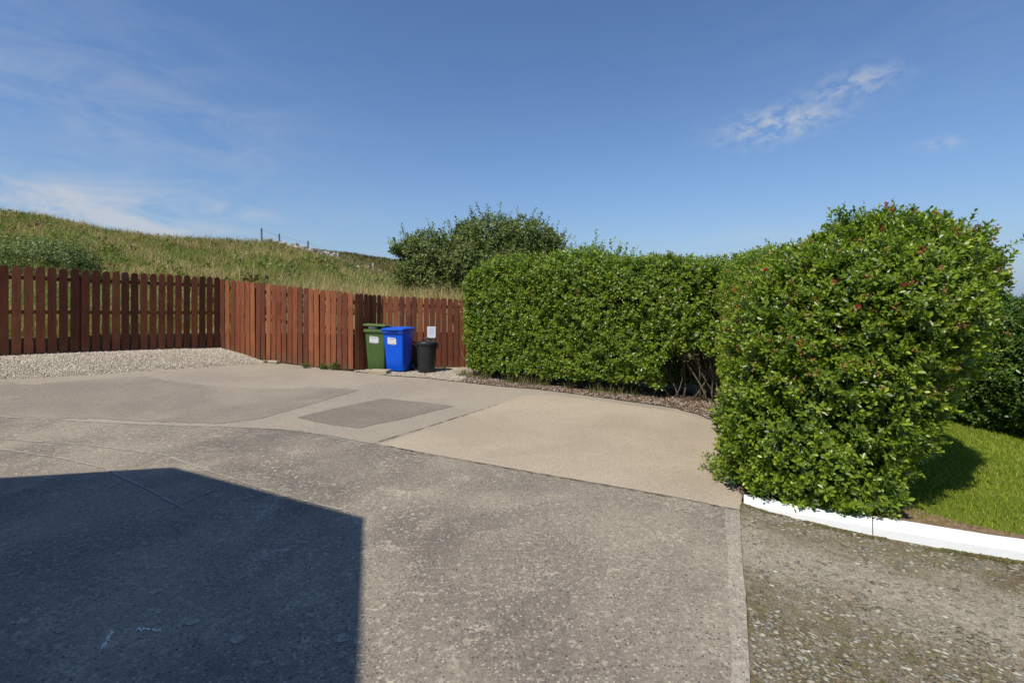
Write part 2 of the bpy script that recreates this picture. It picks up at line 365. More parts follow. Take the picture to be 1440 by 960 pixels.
# ---------------------------------------------------------------- hill behind the fence
E1x = np.array([-900, -300, 0, 60, 150, 250, 330, 370, 400, 470, 530, 580, 640, 720, 900, 2000]); E1y = np.array([250, 268, 301, 309, 328, 340, 344, 344, 351, 368, 388, 401, 412, 422, 432, 436])
E2x = np.array([-900, 300, 430, 500, 550, 640, 760, 900, 2000]); E2y = np.array([360, 350, 353, 359, 368, 382, 402, 418, 424])
ZR, ZF = 36.0, 85.0
def zstart(t):
    """depth of the fence line along direction x/y = t"""
    if t < LF1.x / LF1.y:
        s = (LF1.x - t * LF1.y) / (t * LFD.y - LFD.x); y = LF1.y + s * LFD.y
    else:
        y = 12.0
        for _ in range(20): y = .5 * y + .5 * fence_y(t * y)
    return max(3.0, y) + .18
def hill_z(t, y):
    px = 720 + F * t; z0 = .95 + .45 * sstep(250, 420, px) - 1.3 * sstep(600, 900, px)
    zs = zstart(t); zr = EYE + ZR * (YH - np.interp(px, E1x, E1y)) / F; zf = EYE + ZF * (YH - np.interp(px, E2x, E2y)) / F
    x = t * y
    if y <= ZR:
        k = (y - zs) / (ZR - zs); z = z0 + (zr - z0) * (k * .8 + .2 * math.sin(k * math.pi / 2))
        return z + .22 * float(wob(x, y, 0, .35)) * sstep(0, .2, k) * (1 - sstep(.85, 1, k)) + .05 * float(wob(x, y, 0, 1.5))
    zm = EYE + 55 * (YH - np.interp(px, E2x, E2y) - 9) / F; zm = min(zm, zr - .8)
    if y <= 55: return zr + (zm - zr) * sstep(ZR, 55, y)
    if y <= ZF: return zm + (zf - zm) * ((y - 55) / (ZF - 55)) + .15 * float(wob(x, y, 0, .2))
    return zf - (y - ZF) * .16
def make_hill():
    ts = np.concatenate([np.linspace(-1.9, -1.12, 24), np.linspace(-1.1, .1, 130), np.linspace(.12, 1.5, 30)])
    ks = np.concatenate([np.linspace(0, 1, 46), 1 + np.linspace(.02, 1, 10), 2 + np.linspace(.05, 1, 20), 3 + np.linspace(.1, 1, 6)])
    V = []
    for t in ts:
        zs = zstart(t)
        for k in ks:
            y = zs + (ZR - zs) * k ** 1.25 if k <= 1 else (ZR + (55 - ZR) * (k - 1) if k <= 2 else (55 + (ZF - 55) * (k - 2) if k <= 3 else ZF + 60 * (k - 3)))
            V.append((t * y, y, hill_z(t, y)))
    n = len(ks); T = []
    for i in range(len(ts) - 1):
        for j in range(n - 1): T.append((i * n + j, (i + 1) * n + j, (i + 1) * n + j + 1, i * n + j + 1))
    o = link('hillside', np_mesh('hillside', V, T, smooth=True), M['pasture']); tag(o, 'rough grassy hillside rising behind the fence', kind='structure')
make_hill()
g = bpy.data.meshes.new('ground'); g.from_pydata([(-2500, -2500, -9), (2500, -2500, -9), (2500, 3500, -9), (-2500, 3500, -9)], [], [(0, 1, 2, 3)])
tag(link('ground', g, M['pasture']), 'low open pasture beyond the property', kind='structure')

# ---------------------------------------------------------------- driveway and its slabs
drive = drape('driveway', [(-16, -8), (.9, -8)] + [tuple(p[:2]) for p in (gp(1064, 1150), gp(1055, 960), gp(1050, 870), gp(1044, 790), gp(1040, 719), gp(1045, 692))] + [(3.1, 6.9), (3.9, 7.9), (2.0, 9.6), (-.8, 11.4), (-.5, 12.6), (-3.2, 12.4), (-3.9, 11.6), (-7.4, 12.6), (-9.2, 10.5), (-16, 5.0)], 0, M['old'], step=.25)
tag(drive, 'worn concrete driveway with patched slabs', kind='structure')
jl = [gp(*p) for p in ((-60, 580), (0, 586), (100, 592), (200, 597), (300, 600), (390, 603), (455, 611), (525, 624), (620, 643), (740, 664), (860, 685), (960, 703), (1040, 719))]
seam = [gp(1040, 719), gp(1044, 790), gp(1050, 870), gp(1055, 960), gp(1064, 1150)]
near = jl + seam[1:] + [Vector((1.0, -7.5, 0)), Vector((-15, -7.5, 0)), Vector((-15, jl[0].y - .6, 0))]
drape('slab', near, .004, M['slab'], drive, step=.25, rag=.003)
tanp = [gp(530, 626), gp(620, 596), gp(700, 569), gp(735, 556), gp(780, 556), gp(860, 566), gp(960, 581), gp(1018, 598), gp(1030, 640), gp(1041, 690), gp(1040, 717)] + [gp(*p) for p in ((960, 701), (860, 683), (740, 662), (620, 641))]
drape('slab', tanp, .004, M['tan'], drive, step=.25, rag=.008)
drape('slab', [gp(418, 587), gp(470, 574), gp(540, 560), gp(590, 565), gp(638, 571), gp(570, 588), gp(505, 602), gp(460, 596)], .004, M['patch'], drive, step=.25, rag=.012)['label'] = 'small dark diamond shaped concrete patch'
drape('slab', [gp(-60, 585), gp(-60, 537), gp(40, 541), gp(130, 534), gp(200, 530), gp(290, 542), gp(380, 547), gp(440, 544), gp(505, 548), gp(470, 559), gp(410, 576), gp(370, 588), gp(300, 596), gp(200, 592), gp(100, 588)], .004, M['stain'], drive, step=.25, rag=.025)['label'] = 'large dark resurfaced strip below the gravel'
strip('joint', jl[:8], .022, .009, M['joint_pale'], drive, .8)
strip('joint', jl[7:], .013, .012, M['joint'], drive, .8)
strip('joint', [gp(525, 624), gp(615, 596), gp(700, 569)], .012, .010, M['joint'], drive, .9)
bl = [gp(1020, 716), gp(1023, 790), gp(1026, 870), gp(1027, 960), gp(1028, 1150)]
drape('border_strip', bl + [Vector((.98, .4, 0)), Vector((1.05, .4, 0))] + seam[::-1], .008, M['border'], drive, step=.25, rag=.004)
for pts, w in ((((0, 618), (120, 626), (230, 640), (300, 665), (400, 698), (480, 718)), .02), (((0, 632), (90, 645), (150, 660), (210, 690), (260, 716)), .02), (((240, 716), (300, 690)), .02), (((520, 628), (420, 605), (300, 599)), .02)):
    strip('joint', [gp(*p) for p in pts], w, .010, M['joint_pale'], drive, .9)
# paint splashes
def fleck(pts, n, spread):
    bm = bmesh.new()
    for i in range(n):
        k = random.random() * (len(pts) - 1); a = gp(*pts[int(k)]); b = gp(*pts[int(k) + 1]); c = a.lerp(b, k % 1); r = random.uniform(.002, .006)
        cx, cy = c.x + random.gauss(0, spread), c.y + random.gauss(0, spread)
        bm.faces.new([bm.verts.new((cx + r * random.uniform(.5, 1.3) * math.cos(q), cy + r * random.uniform(.5, 1.3) * math.sin(q), .0078 + i * 2e-5)) for q in (0, 1, 2.1, 3.1, 4.2, 5.2)])
    return from_bm('paint_mark', bm, M['chalk'], drive)
fleck([(144, 913), (148, 905), (157, 889)], 70, .006); fleck([(193, 885), (208, 886), (224, 888)], 40, .007)
# spots of filler
bm = bmesh.new()
for (px, py, r) in ((36, 779, .035), (220, 832, .04), (87, 887, .03), (270, 876, .035), (335, 900, .04), (480, 899, .045), (24, 560, .04), (735, 566, .03), (224, 860, .025)):
    c = gp(px, py); bm.faces.new([bm.verts.new((c.x + r * random.uniform(.7, 1.2) * math.cos(q * .7), c.y + r * random.uniform(.6, 1.1) * math.sin(q * .7), c.z + .0075)) for q in range(9)])
from_bm('filler_spot', bm, M['border'], drive)

# rough aggregate path right of the seam
path = drape('side_path', [s for s in (gp(1040, 717), gp(1041, 706), gp(1048, 700))] + [Vector((2.6, 4.3, 0)), Vector((9, 2.2, 0)), Vector((9, -6, 0)), Vector((1.0, -6, 0)), seam[-1], seam[3], seam[2], seam[1]], -.012, M['rough'], step=.5, fn=lambda x, y: 0)
tag(path, 'rough mossy concrete path with exposed stones', kind='structure')
# lawn (rises slightly behind the kerb)
def lawn_z(x, y): return min(.07, max(.012, .012 + (x - 2.0) * .13))
LAWN_EDGE = [gp(*q, .086) for q in ((1700, 800), (1520, 770), (1440, 757), (1390, 750), (1340, 742), (1280, 732), (1228, 724), (1180, 716))] + [gp(1130, 708, .068), gp(1080, 700, .052), gp(1060, 696, .04)]
lawn = drape('lawn', [gp(1047, 692, .03), Vector((2.4, 4.7, 0)), Vector((3.7, 5.9, 0)), Vector((5.1, 7.3, 0)), Vector((5.4, 13, 0)), Vector((14, 13, 0)), Vector((14, -1.0, 0))] + [Vector((p.x, p.y + .012, 0)) for p in LAWN_EDGE], 0, M['lawn'], step=.5, fn=lawn_z)
tag(lawn, 'green mown lawn behind the white kerb', kind='structure')
# ---------------------------------------------------------------- kerb
kerb = empty('kerb', (0, 0, 0)); tag(kerb, 'white painted concrete kerb in front of the big bush', kind='structure')
kb_f = [(1046, 708), (1060, 713), (1080, 719), (1130, 731), (1180, 743), (1228, 753), (1280, 762), (1340, 773), (1390, 781), (1440, 789), (1520, 802), (1700, 830)]
kb_b = [(1046, 694), (1060, 696), (1080, 700), (1130, 708), (1180, 716), (1228, 724), (1280, 732), (1340, 742), (1390, 750), (1440, 757), (1520, 770), (1700, 800)]
KH = [.03, .04, .052, .068, .08] + [.086] * 7
fr = [gp(*p, -.01) for p in kb_f]; bk = [gp(*p, h) for p, h in zip(kb_b, KH)]
def kerb_piece(i0, i1, f0=0., f1=1.):
    F_ = fr[i0:i1 + 1]; B_ = bk[i0:i1 + 1]
    rows = []
    for j in range(len(F_)):
        a, b = F_[j].copy(), B_[j].copy()
        if j == 0 and f0: a = a.lerp(F_[1], f0); b = b.lerp(B_[1], f0)
        if j == len(F_) - 1 and f1 < 1: a = F_[-2].lerp(F_[-1], f1); b = B_[-2].lerp(B_[-1], f1)
        d = (b - a); d.z = 0; d.normalize(); H = KH[i0 + j] + .001 * random.uniform(-1, 1); bev = min(.035, H - .005)
        rows.append([(a.x, a.y, -.06), (a.x, a.y, H - bev), (a.x + d.x * .008, a.y + d.y * .008, H - bev * .35), (a.x + d.x * .028, a.y + d.y * .028, H - .001), (b.x - d.x * .02, b.y - d.y * .02, H), (b.x, b.y, H - .004), (b.x, b.y, -.06)])
    bm = bmesh.new(); vr = [[bm.verts.new(p) for p in r] for r in rows]
    for r0, r1 in zip(vr, vr[1:]):
        for k in range(6): bm.faces.new((r0[k], r1[k], r1[k + 1], r0[k + 1]))
    bm.faces.new(vr[0]); bm.faces.new(vr[-1][::-1])
    from_bm('kerb_stone', bm, M['white_paint'], kerb)
kerb_piece(0, 5, 0, .97); kerb_piece(5, 9, .0, .86); kerb_piece(9, 11, -.12, 1)

# ---------------------------------------------------------------- gravel bed by the left fence
def corner_z(v): return 1.75
edge_px = [(-420, 560), (-200, 548), (0, 535), (60, 532), (130, 528), (200, 523), (260, 519), (320, 515), (355, 513), (374, 511)]
edge = [gp(*p) for p in edge_px]
fz = [LF1 + LFD * s for s in (9.5, 6.5, 3.9, 3.3, 2.5, 1.7, 1.0, 0)] + [MF0.lerp(MF1, .16), MF0.lerp(MF1, .34)]
fzz = [.78, .72, .66, .64, .61, .58, .545, .49, .37, .20]
def gravel_bed():
    V = []; n = 9; rows = []
    P = []
    for i in range(len(edge) - 1):
        for k in range(6):
            f = k / 6; a = edge[i].lerp(edge[i + 1], f); b2 = fz[i].lerp(fz[i + 1], f); bz = fzz[i] * (1 - f) + fzz[i + 1] * f
            P.append((a, Vector((b2.x, b2.y, bz))))
    P.append((edge[-1], Vector((fz[-1].x, fz[-1].y, fzz[-1]))))
    for a, b in P:
        d = b - a; hor = Vector((d.x, d.y, 0)).normalized(); b = b + hor * .12
        for k in range(n):
            f = k / (n - 1); p = a.lerp(b, f); z = a.z + (b.z - a.z) * (math.sin(f * math.pi / 2)) ** 1.0
            z += .02 * float(wob(p.x, p.y, 0, 3)) * math.sin(math.pi * f) + (.006 if k else -.03)
            V.append((p.x, p.y, z))
    T = [(i * n + k, i * n + n + k, i * n + n + k + 1, i * n + k + 1) for i in range(len(P) - 1) for k in range(n - 1)]
    V = np.array(V); T = np.array(T)[:, ::-1]
    o = link('gravel_bed', np_mesh('gravel_bed', V, T, smooth=True), M['gravel']); tag(o, 'sloping bed of pale gravel below the left fence', kind='structure')
    return V, T
# scatter of pebbles on a quad surface
def ico_template():
    bm = bmesh.new(); bmesh.ops.create_icosphere(bm, subdivisions=1, radius=1)
    V = np.array([v.co[:] for v in bm.verts]); T = np.array([[v.index for v in f.verts] for f in bm.faces]); bm.free(); return V, T
ICO = ico_template()
OCT = (np.array([(1, 0, 0), (-1, 0, 0), (0, 1, 0), (0, -1, 0), (0, 0, 1), (0, 0, -1)], float), np.array([(0, 2, 4), (2, 1, 4), (1, 3, 4), (3, 0, 4), (2, 0, 5), (1, 2, 5), (3, 1, 5), (0, 3, 5)]))
def tri_sample(V, Q, n):
    Tt = np.vstack([Q[:, [0, 1, 2]], Q[:, [0, 2, 3]]]) if Q.shape[1] == 4 else Q
    A, B, C = V[Tt[:, 0]], V[Tt[:, 1]], V[Tt[:, 2]]; nn = np.cross(B - A, C - A); ar = np.linalg.norm(nn, axis=1)
    idx = rng.choice(len(Tt), n, p=ar / ar.sum()); u = np.sqrt(rng.random(n))[:, None]; v = rng.random(n)[:, None]
    P = A[idx] * (1 - u) + B[idx] * (u * (1 - v)) + C[idx] * (u * v); return P, nn[idx] / np.maximum(ar[idx], 1e-9)[:, None]
def pebbles(name, P, size, cols, tmpl=OCT, flat=(.35, .8), sink=.2, jit=.25, elong=(.6, 1.0), ang=None):
    n = len(P); V0, T0 = tmpl; k = len(V0)
    s = rng.uniform(size[0], size[1], n) * .5
    a = rng.uniform(0, 2 * np.pi, n) if ang is None else rng.normal(ang, .5, n)
    loc = V0[None] * (1 + rng.normal(0, jit, (n, k, 1)))
    loc = loc * np.stack([s, s * rng.uniform(*elong, n), s * rng.uniform(*flat, n)], 1)[:, None, :]
    ca, sa = np.cos(a)[:, None], np.sin(a)[:, None]; x = loc[..., 0] * ca - loc[..., 1] * sa; y = loc[..., 0] * sa + loc[..., 1] * ca
    z = loc[..., 2] + rng.normal(0, .25, (n, 1)) * x
    W = np.stack([x, y, z], 2) + P[:, None, :]; W[..., 2] += (s * sink)[:, None]
    T = (T0[None] + (np.arange(n) * k)[:, None, None]).reshape(-1, 3)
    cols = np.array(cols); c = cols[rng.integers(0, len(cols), n)] * rng.uniform(.75, 1.2, (n, 1)); C = np.repeat(c, k, 0)
    return np_mesh(name, W.reshape(-1, 3), T, np.clip(C, 0, 1))
GV, GQ = gravel_bed()
P, _ = tri_sample(GV, GQ, 60000); P = P[(P[:, 0] / P[:, 1] > -1.25)]
gcols = [(.58, .49, .36), (.66, .58, .45), (.50, .42, .30), (.70, .64, .54), (.42, .34, .25), (.60, .5, .4)]
tag(link('gravel', pebbles('gravel', P, (.014, .036), [tuple(v * .92 for v in q_) for q_ in gcols], flat=(.5, .9)), M['pebble']), 'loose pale gravel stones on the bed below the left fence', kind='stuff')

# gravel strip under the bins and litter bed along the hedge
b_edge = [gp(*p) for p in ((498, 523), (520, 525), (545, 528), (600, 532), (645, 537))]
bins_bed = drape('gravel_strip', b_edge + [Vector((-.6, 12.3, 0)), Vector((-3.1, 12.2, 0)), Vector((-3.7, 11.45, 0))], .015, M['gravel'], step=.25, rag=.01)
tag(bins_bed, 'narrow gravel strip under the bins', kind='structure')
def mesh_np(o):
    me = o.data; V = np.array([v.co[:] for v in me.vertices]); me.calc_loop_triangles(); return V, np.array([t.vertices[:] for t in me.loop_triangles])
V, T = mesh_np(bins_bed); P, _ = tri_sample(V, T, 9000)
tag(link('gravel', pebbles('gravel', P, (.018, .045), [tuple(v * .74 for v in q_) for q_ in gcols], flat=(.5, .9)), M['pebble']), 'loose pale gravel stones under the bins', kind='stuff')
l_edge = [gp(*p) for p in ((640, 536), (700, 543), (760, 548), (810, 554), (860, 561), (910, 568), (950, 574), (985, 584), (1018, 598))]
litter = drape('planting_bed', l_edge + [Vector((2.35, 4.75, 0)), Vector((3.75, 5.9, 0)), Vector((5.15, 7.3, 0)), Vector((5.2, 9.0, 0)), Vector((1.5, 11.6, 0)), Vector((-.9, 12.3, 0))], .012, M['mulch'], step=.25, rag=.015)
tag(litter, 'strip of bare earth and litter along the foot of the hedge', kind='structure')
V, T = mesh_np(litter); P, _ = tri_sample(V, T, 26000)
fe = np.array([p[:2] for p in l_edge]); ydiff = P[:, 1] - np.interp(P[:, 0], fe[:, 0], fe[:, 1])
P = P[(ydiff < 1.5)]
P1 = P[rng.random(len(P)) < .9]
tag(link('leaf_litter', pebbles('leaf_litter', P1, (.02, .055), [(.30, .23, .17), (.45, .38, .30), (.16, .10, .06), (.22, .12, .07), (.5, .44, .37), (.3, .17, .09)], flat=(.12, .35), jit=.35), M['pebble']), 'dry leaves and chips littered along the hedge foot', kind='stuff')

# stones of the rough path
n = 42000; P = np.stack([rng.uniform(1.0, 4.2, n), rng.uniform(1.3, 4.3, n) ** 1.0, np.zeros(n) - .012], 1)
sx = np.interp(P[:, 1], [0, seam[3].y, seam[0].y, 9], [1.0, seam[3].x, seam[0].x, 9]); fa = np.array([p[:2] for p in fr]); ky = np.interp(P[:, 0], fa[:, 0], fa[:, 1])
P = P[(P[:, 0] > sx + .02) & (P[:, 1] < ky - .005)]
dtr = (P[:, 0] - 1.9) * .62 + (P[:, 1] - 3.25) * .78
dens = np.where(dtr < -.25, .42, .20) + .42 * wob(P[:, 0], P[:, 1], 0, 2.6) + .3 * wob(P[:, 0], P[:, 1], 0, 9); dens = np.where(np.abs(dtr) < .25, dens * .35, dens); P = P[rng.random(len(P)) < np.clip(dens, .08, 1)]
scol = [(.24, .21, .155), (.30, .265, .20), (.19, .16, .115), (.40, .36, .28), (.15, .125, .085), (.26, .21, .14), (.20, .195, .16), (.22, .18, .11), (.32, .285, .215)]
Pf = np.stack([rng.uniform(1.0, 4.2, 60000), rng.uniform(1.3, 4.3, 60000), np.full(60000, -.012)], 1)
sxf = np.interp(Pf[:, 1], [0, seam[3].y, seam[0].y, 9], [1.0, seam[3].x, seam[0].x, 9]); Pf = Pf[(Pf[:, 0] > sxf + .01) & (Pf[:, 1] < np.interp(Pf[:, 0], fa[:, 0], fa[:, 1]) - .004)]; Pf = Pf[rng.random(len(Pf)) < np.clip(.45 + .5 * wob(Pf[:, 0], Pf[:, 1], 0, 4), .08, 1)]
tag(link('exposed_grit', pebbles('exposed_grit', Pf, (.004, .015), scol, OCT, flat=(.1, .3), sink=.05, elong=(.35, .8), ang=-.55), M['pebble']), 'fine grit and chips set in the rough path', kind='stuff')
tag(link('exposed_stones', pebbles('exposed_stones', P, (.010, .046), scol, ICO, flat=(.1, .28), sink=.05, jit=.18, elong=(.35, .8), ang=-.55), M['pebble']), 'flat grey stones set in the rough path', kind='stuff')

# ---------------------------------------------------------------- fences
def plank_mesh(w, h=1.0, t=.02, name='plank'):
    """flat board, rounded top, base at z=0, height 1.8, thin side in y"""
    H = 1.8; r = w / 2; q = .92; prof = [(-r, 0), (r, 0), (r, H - r * q)] + [(r * math.cos(a), H - r * q + r * q * math.sin(a)) for a in (R(22), R(45), R(68), R(90), R(112), R(135), R(158))] + [(-r, H - r * q)]
    bm = bmesh.new(); f0 = [bm.verts.new((x, -t / 2, z)) for x, z in prof]; f1 = [bm.verts.new((x, t / 2, z)) for x, z in prof]
    bm.faces.new(f0); bm.faces.new(f1[::-1]); n = len(prof)
    for i in range(n): bm.faces.new((f0[i], f1[i], f1[(i + 1) % n], f0[(i + 1) % n]))
    bmesh.ops.recalc_face_normals(bm, faces=bm.faces); me = bpy.data.meshes.new(name); bm.to_mesh(me); bm.free(); me.materials.append(M['wood']); return me
def fence(a, b, n, w, base, top, label, posts=2, rails=(.12, .5, .88)):
    """a->b plan line; base/top(u) heights; planks on the side facing the yard"""
    d = (b - a); L = d.length; ang = math.atan2(d.y, d.x)
    t = empty('wooden_fence', (a.x, a.y, base(0)), 0, label, 'fence')
    me = plank_mesh(w); inv = Matrix.Translation(-Vector(t.location))
    nrm = Vector((d.y, -d.x)).normalized()
    if nrm.dot(-Vector((a.x + b.x, a.y + b.y))) < 0: nrm = -nrm
    for i in range(n):
        u = (i + .5) / n; p = a.lerp(b, u) + nrm * .012
        z0 = base(u) + random.uniform(-.012, .012); z1 = top(u) + random.uniform(-.012, .012)
        o = bpy.data.objects.new('plank', me); COL.objects.link(o); o.parent = t
        o.location = Vector((p.x, p.y, z0)) - t.location; o.rotation_euler = (R(random.uniform(-.5, .5)), R(random.uniform(-.2, .2)), ang + R(random.uniform(-2.5, 2.5))); o.scale = (random.uniform(.95, 1.0), 1, (z1 - z0) / 1.8)
    for fr_ in rails:
        bm = bmesh.new(); A, B = a - nrm * .022, b - nrm * .022
        za = base(0) + (top(0) - base(0)) * fr_; zb = base(1) + (top(1) - base(1)) * fr_
        vs = []
        for (P_, z) in ((A, za), (B, zb)):
            for dn, dz in ((0, -.04), (0, .04), (-.04, .04), (-.04, -.04)): vs.append(bm.verts.new((P_.x + nrm.x * dn - t.location.x, P_.y + nrm.y * dn - t.location.y, z + dz - t.location.z)))
        for q in ((0, 1, 2, 3), (7, 6, 5, 4)) + tuple((k, (k + 4), (k + 1) % 4 + 4, (k + 1) % 4) for k in range(4)): bm.faces.new([vs[k] for k in q])
        from_bm('rail', bm, M['wood'], t)
    for k in range(posts):
        u = (k + .5) / posts if posts > 1 else .5
        p = a.lerp(b, u) - nrm * .115; bm = bmesh.new(); z0 = base(u) - .1; z1 = top(u) - .12
        box_bm(bm, .09, .09, z1 - z0, (0, 0, (z1 - z0) / 2), None, .004)
        o = from_bm('post', bm, M['wood'], t); o.location = Vector((p.x, p.y, z0)) - t.location; o.rotation_euler = (0, 0, ang)
    return t
def lin(*pts):
    xs, ys = zip(*pts); return lambda u: float(np.interp(u, xs, ys))
LA = LF1 + LFD * 7.2
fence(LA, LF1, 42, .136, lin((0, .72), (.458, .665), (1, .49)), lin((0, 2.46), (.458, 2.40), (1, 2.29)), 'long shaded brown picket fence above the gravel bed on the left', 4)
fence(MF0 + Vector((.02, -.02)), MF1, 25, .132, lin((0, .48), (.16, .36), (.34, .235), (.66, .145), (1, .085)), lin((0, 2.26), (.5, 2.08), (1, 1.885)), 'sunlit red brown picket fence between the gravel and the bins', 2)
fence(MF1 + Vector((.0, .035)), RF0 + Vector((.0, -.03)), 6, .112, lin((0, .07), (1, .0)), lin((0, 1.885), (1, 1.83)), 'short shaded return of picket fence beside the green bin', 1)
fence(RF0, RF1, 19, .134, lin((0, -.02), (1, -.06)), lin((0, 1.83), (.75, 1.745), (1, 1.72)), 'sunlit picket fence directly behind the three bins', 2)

# ---------------------------------------------------------------- wheelie bins
def rrect(w, d, r, n=4):
    out = []
    for cx, cy, a0 in ((w / 2 - r, -d / 2 + r, -90), (w / 2 - r, d / 2 - r, 0), (-w / 2 + r, d / 2 - r, 90), (-w / 2 + r, -d / 2 + r, 180)):
        for k in range(n + 1): a = R(a0 + 90 * k / n); out.append((cx + r * math.cos(a), cy + r * math.sin(a)))
    return out
def loft(secs, cap0=True, cap1=True):
    bm = bmesh.new(); rs = [[bm.verts.new(p) for p in s] for s in secs]
    for a, b in zip(rs, rs[1:]):
        for k in range(len(a)): bm.faces.new((a[k], a[(k + 1) % len(a)], b[(k + 1) % len(a)], b[k]))
    if cap0: bm.faces.new(rs[0][::-1])
    if cap1: bm.faces.new(rs[-1])
    return bm
def ring(w, d, r, z, cy=0): return [(x, y + cy, z) for x, y in rrect(w, d, r)]
def smooth_angle(o, a=35):
    o.data.polygons.foreach_set('use_smooth', [True] * len(o.data.polygons)); o.data.set_sharp_from_angle(angle=R(a))
def wheelie(loc, rz, mb, ml, label, lid_tilt, stick_x, W=.56, D=.60):
    t = empty('wheelie_bin', loc, rz, label, 'wheelie bin')
    bw, bd = W * .80, D * .68
    secs = [ring(bw - .02, bd - .02, .04, .03, .02), ring(bw, bd, .045, .05, .02), ring(W * .84, D * .76, .045, .35, .015), ring(W * .89, D * .84, .04, .70, .005), ring(W * .92, D * .90, .035, .93, 0)]
    o = from_bm('body', loft(secs), mb, t); smooth_angle(o)
    o = from_bm('rim', loft([ring(W * .92, D * .90, .035, .915), ring(W * 1.0, D * 1.0, .03, .925), ring(W * 1.01, D * 1.01, .03, .975), ring(W * .94, D * .94, .03, .985)]), ml, t); smooth_angle(o)
    # lid: domed slab hinged at the back
    lo = loft([ring(W * 1.0, D * 1.0, .04, 0, -D / 2 + .0), ring(W * 1.05, D * 1.04, .04, .004, -D / 2), ring(W * 1.05, D * 1.04, .04, .035, -D / 2), ring(W * .98, D * .96, .05, .05, -D / 2), ring(W * .80, D * .78, .06, .062, -D / 2), ring(W * .76, D * .74, .06, .055, -D / 2)])
    lid = from_bm('lid', lo, ml, t); smooth_angle(lid, 25); lid.location = (0, D / 2 - .01, .985); lid.rotation_euler = (R(-lid_tilt), R(lid_tilt * .35), 0)
    bm = bmesh.new(); box_bm(bm, W * .5, .05, .018, (0, -D * 1.02, .012), None, .005); from_bm('lid_grip', bm, ml, lid)
    h = from_bm('handle', tube([(-W * .40, D * .46, .95), (-W * .40, D * .55, .985), (-W * .3, D * .585, 1.0), (W * .3, D * .585, 1.0), (W * .40, D * .55, .985), (W * .40, D * .46, .95)], [.015] * 6, 8), mb, t, True)
    for s in (-1, 1):
        bm = bmesh.new(); box_bm(bm, .014, .10, .05, (s * W * .455, D * .1, .89), None, .003); from_bm('side_rib', bm, mb, t)
        bm = bmesh.new(); bmesh.ops.create_cone(bm, cap_ends=True, segments=24, radius1=.10, radius2=.10, depth=.05); bmesh.ops.rotate(bm, verts=bm.verts, matrix=Matrix.Rotation(R(90), 3, 'Y')); bmesh.ops.bevel(bm, geom=[e for e in bm.edges], offset=.006, segments=1, affect='EDGES')
        w = from_bm('wheel', bm, M['rubber'], t); w.location = (s * (W * .44), D * .36, .10)
        bm = bmesh.new(); bmesh.ops.create_cone(bm, cap_ends=True, segments=16, radius1=.05, radius2=.04, depth=.06); bmesh.ops.rotate(bm, verts=bm.verts, matrix=Matrix.Rotation(R(90), 3, 'Y')); from_bm('hub', bm, mb, w)
    ax = from_bm('axle', tube([(-W * .42, D * .36, .10), (W * .42, D * .36, .10)], [.012, .012], 8), M['wire'], t)
    # vertical reinforcing bars moulded on the front
    # sticker on the tapering front face
    def face_y(z): return float(np.interp(z, [.05, .35, .70, .93], [.02 - bd / 2, .015 - D * .38, .005 - D * .42, -D * .45]))
    zc = .735; sw, sh = .225, .155; tl = math.atan2(face_y(zc + .05) - face_y(zc - .05), .1)
    bm = bmesh.new()
    out = [(-sw / 2, -sh / 2 + .02), (-sw / 2 + .015, -sh / 2), (sw / 2 - .06, -sh / 2 - .008), (sw / 2, -sh / 2 + .01), (sw / 2, sh / 2 - .03), (sw / 2 - .03, sh / 2), (-sw / 2, sh / 2 + .006)]
    f = bm.faces.new([bm.verts.new((x, 0, z)) for x, z in out]); ex = bmesh.ops.extrude_face_region(bm, geom=[f]); bmesh.ops.translate(bm, vec=(0, .003, 0), verts=[v for v in ex['geom'] if isinstance(v, bmesh.types.BMVert)])
    st = from_bm('sticker', bm, M['sticker'], t); st.location = (stick_x, face_y(zc) - .005, zc); st.rotation_euler = (-tl, R(3), 0)
    bm = bmesh.new()
    for k in range(9): box_bm(bm, random.uniform(.008, .018), .001, .012, (-.085 + k * .019, -.0012, .055), None)
    from_bm('sticker_print', bm, M['ink_grey'], st)
    bm = bmesh.new()
    for k in range(7): box_bm(bm, random.uniform(.01, .02), .001, .007, (-.05 + k * .019, -.0012, .034), None)
    from_bm('sticker_print', bm, M['ink_red'], st)
    bm = bmesh.new()
    for k in range(8): box_bm(bm, random.uniform(.008, .019), .001, random.uniform(.010, .016), (-.08 + k * .021, -.0012, -.064), None)
    from_bm('sticker_print', bm, M['ink_grey'], st)
    return t
wheelie((-2.70, 11.50, .03), R(-16), M['blue_plastic'], M['blue_lid'], 'bright blue wheelie bin with a closed lid and white sticker', 0, -.03)
gb = wheelie((-3.19, 11.62, .05), R(-8), M['green_plastic'], M['green_lid'], 'green wheelie bin with its lid propped ajar beside the blue bin', 7, -.02, .54, .60)
bm = bmesh.new(); bmesh.ops.create_icosphere(bm, subdivisions=2, radius=.12)
for v in bm.verts: v.co = v.co * random.uniform(.8, 1.15); v.co.z *= .5
rb = from_bm('rubbish_bag', bm, M['paper'], None); rb.location = (-3.30, 11.48, 1.06); tag(rb, 'crumpled white rubbish showing under the raised green lid', 'rubbish')

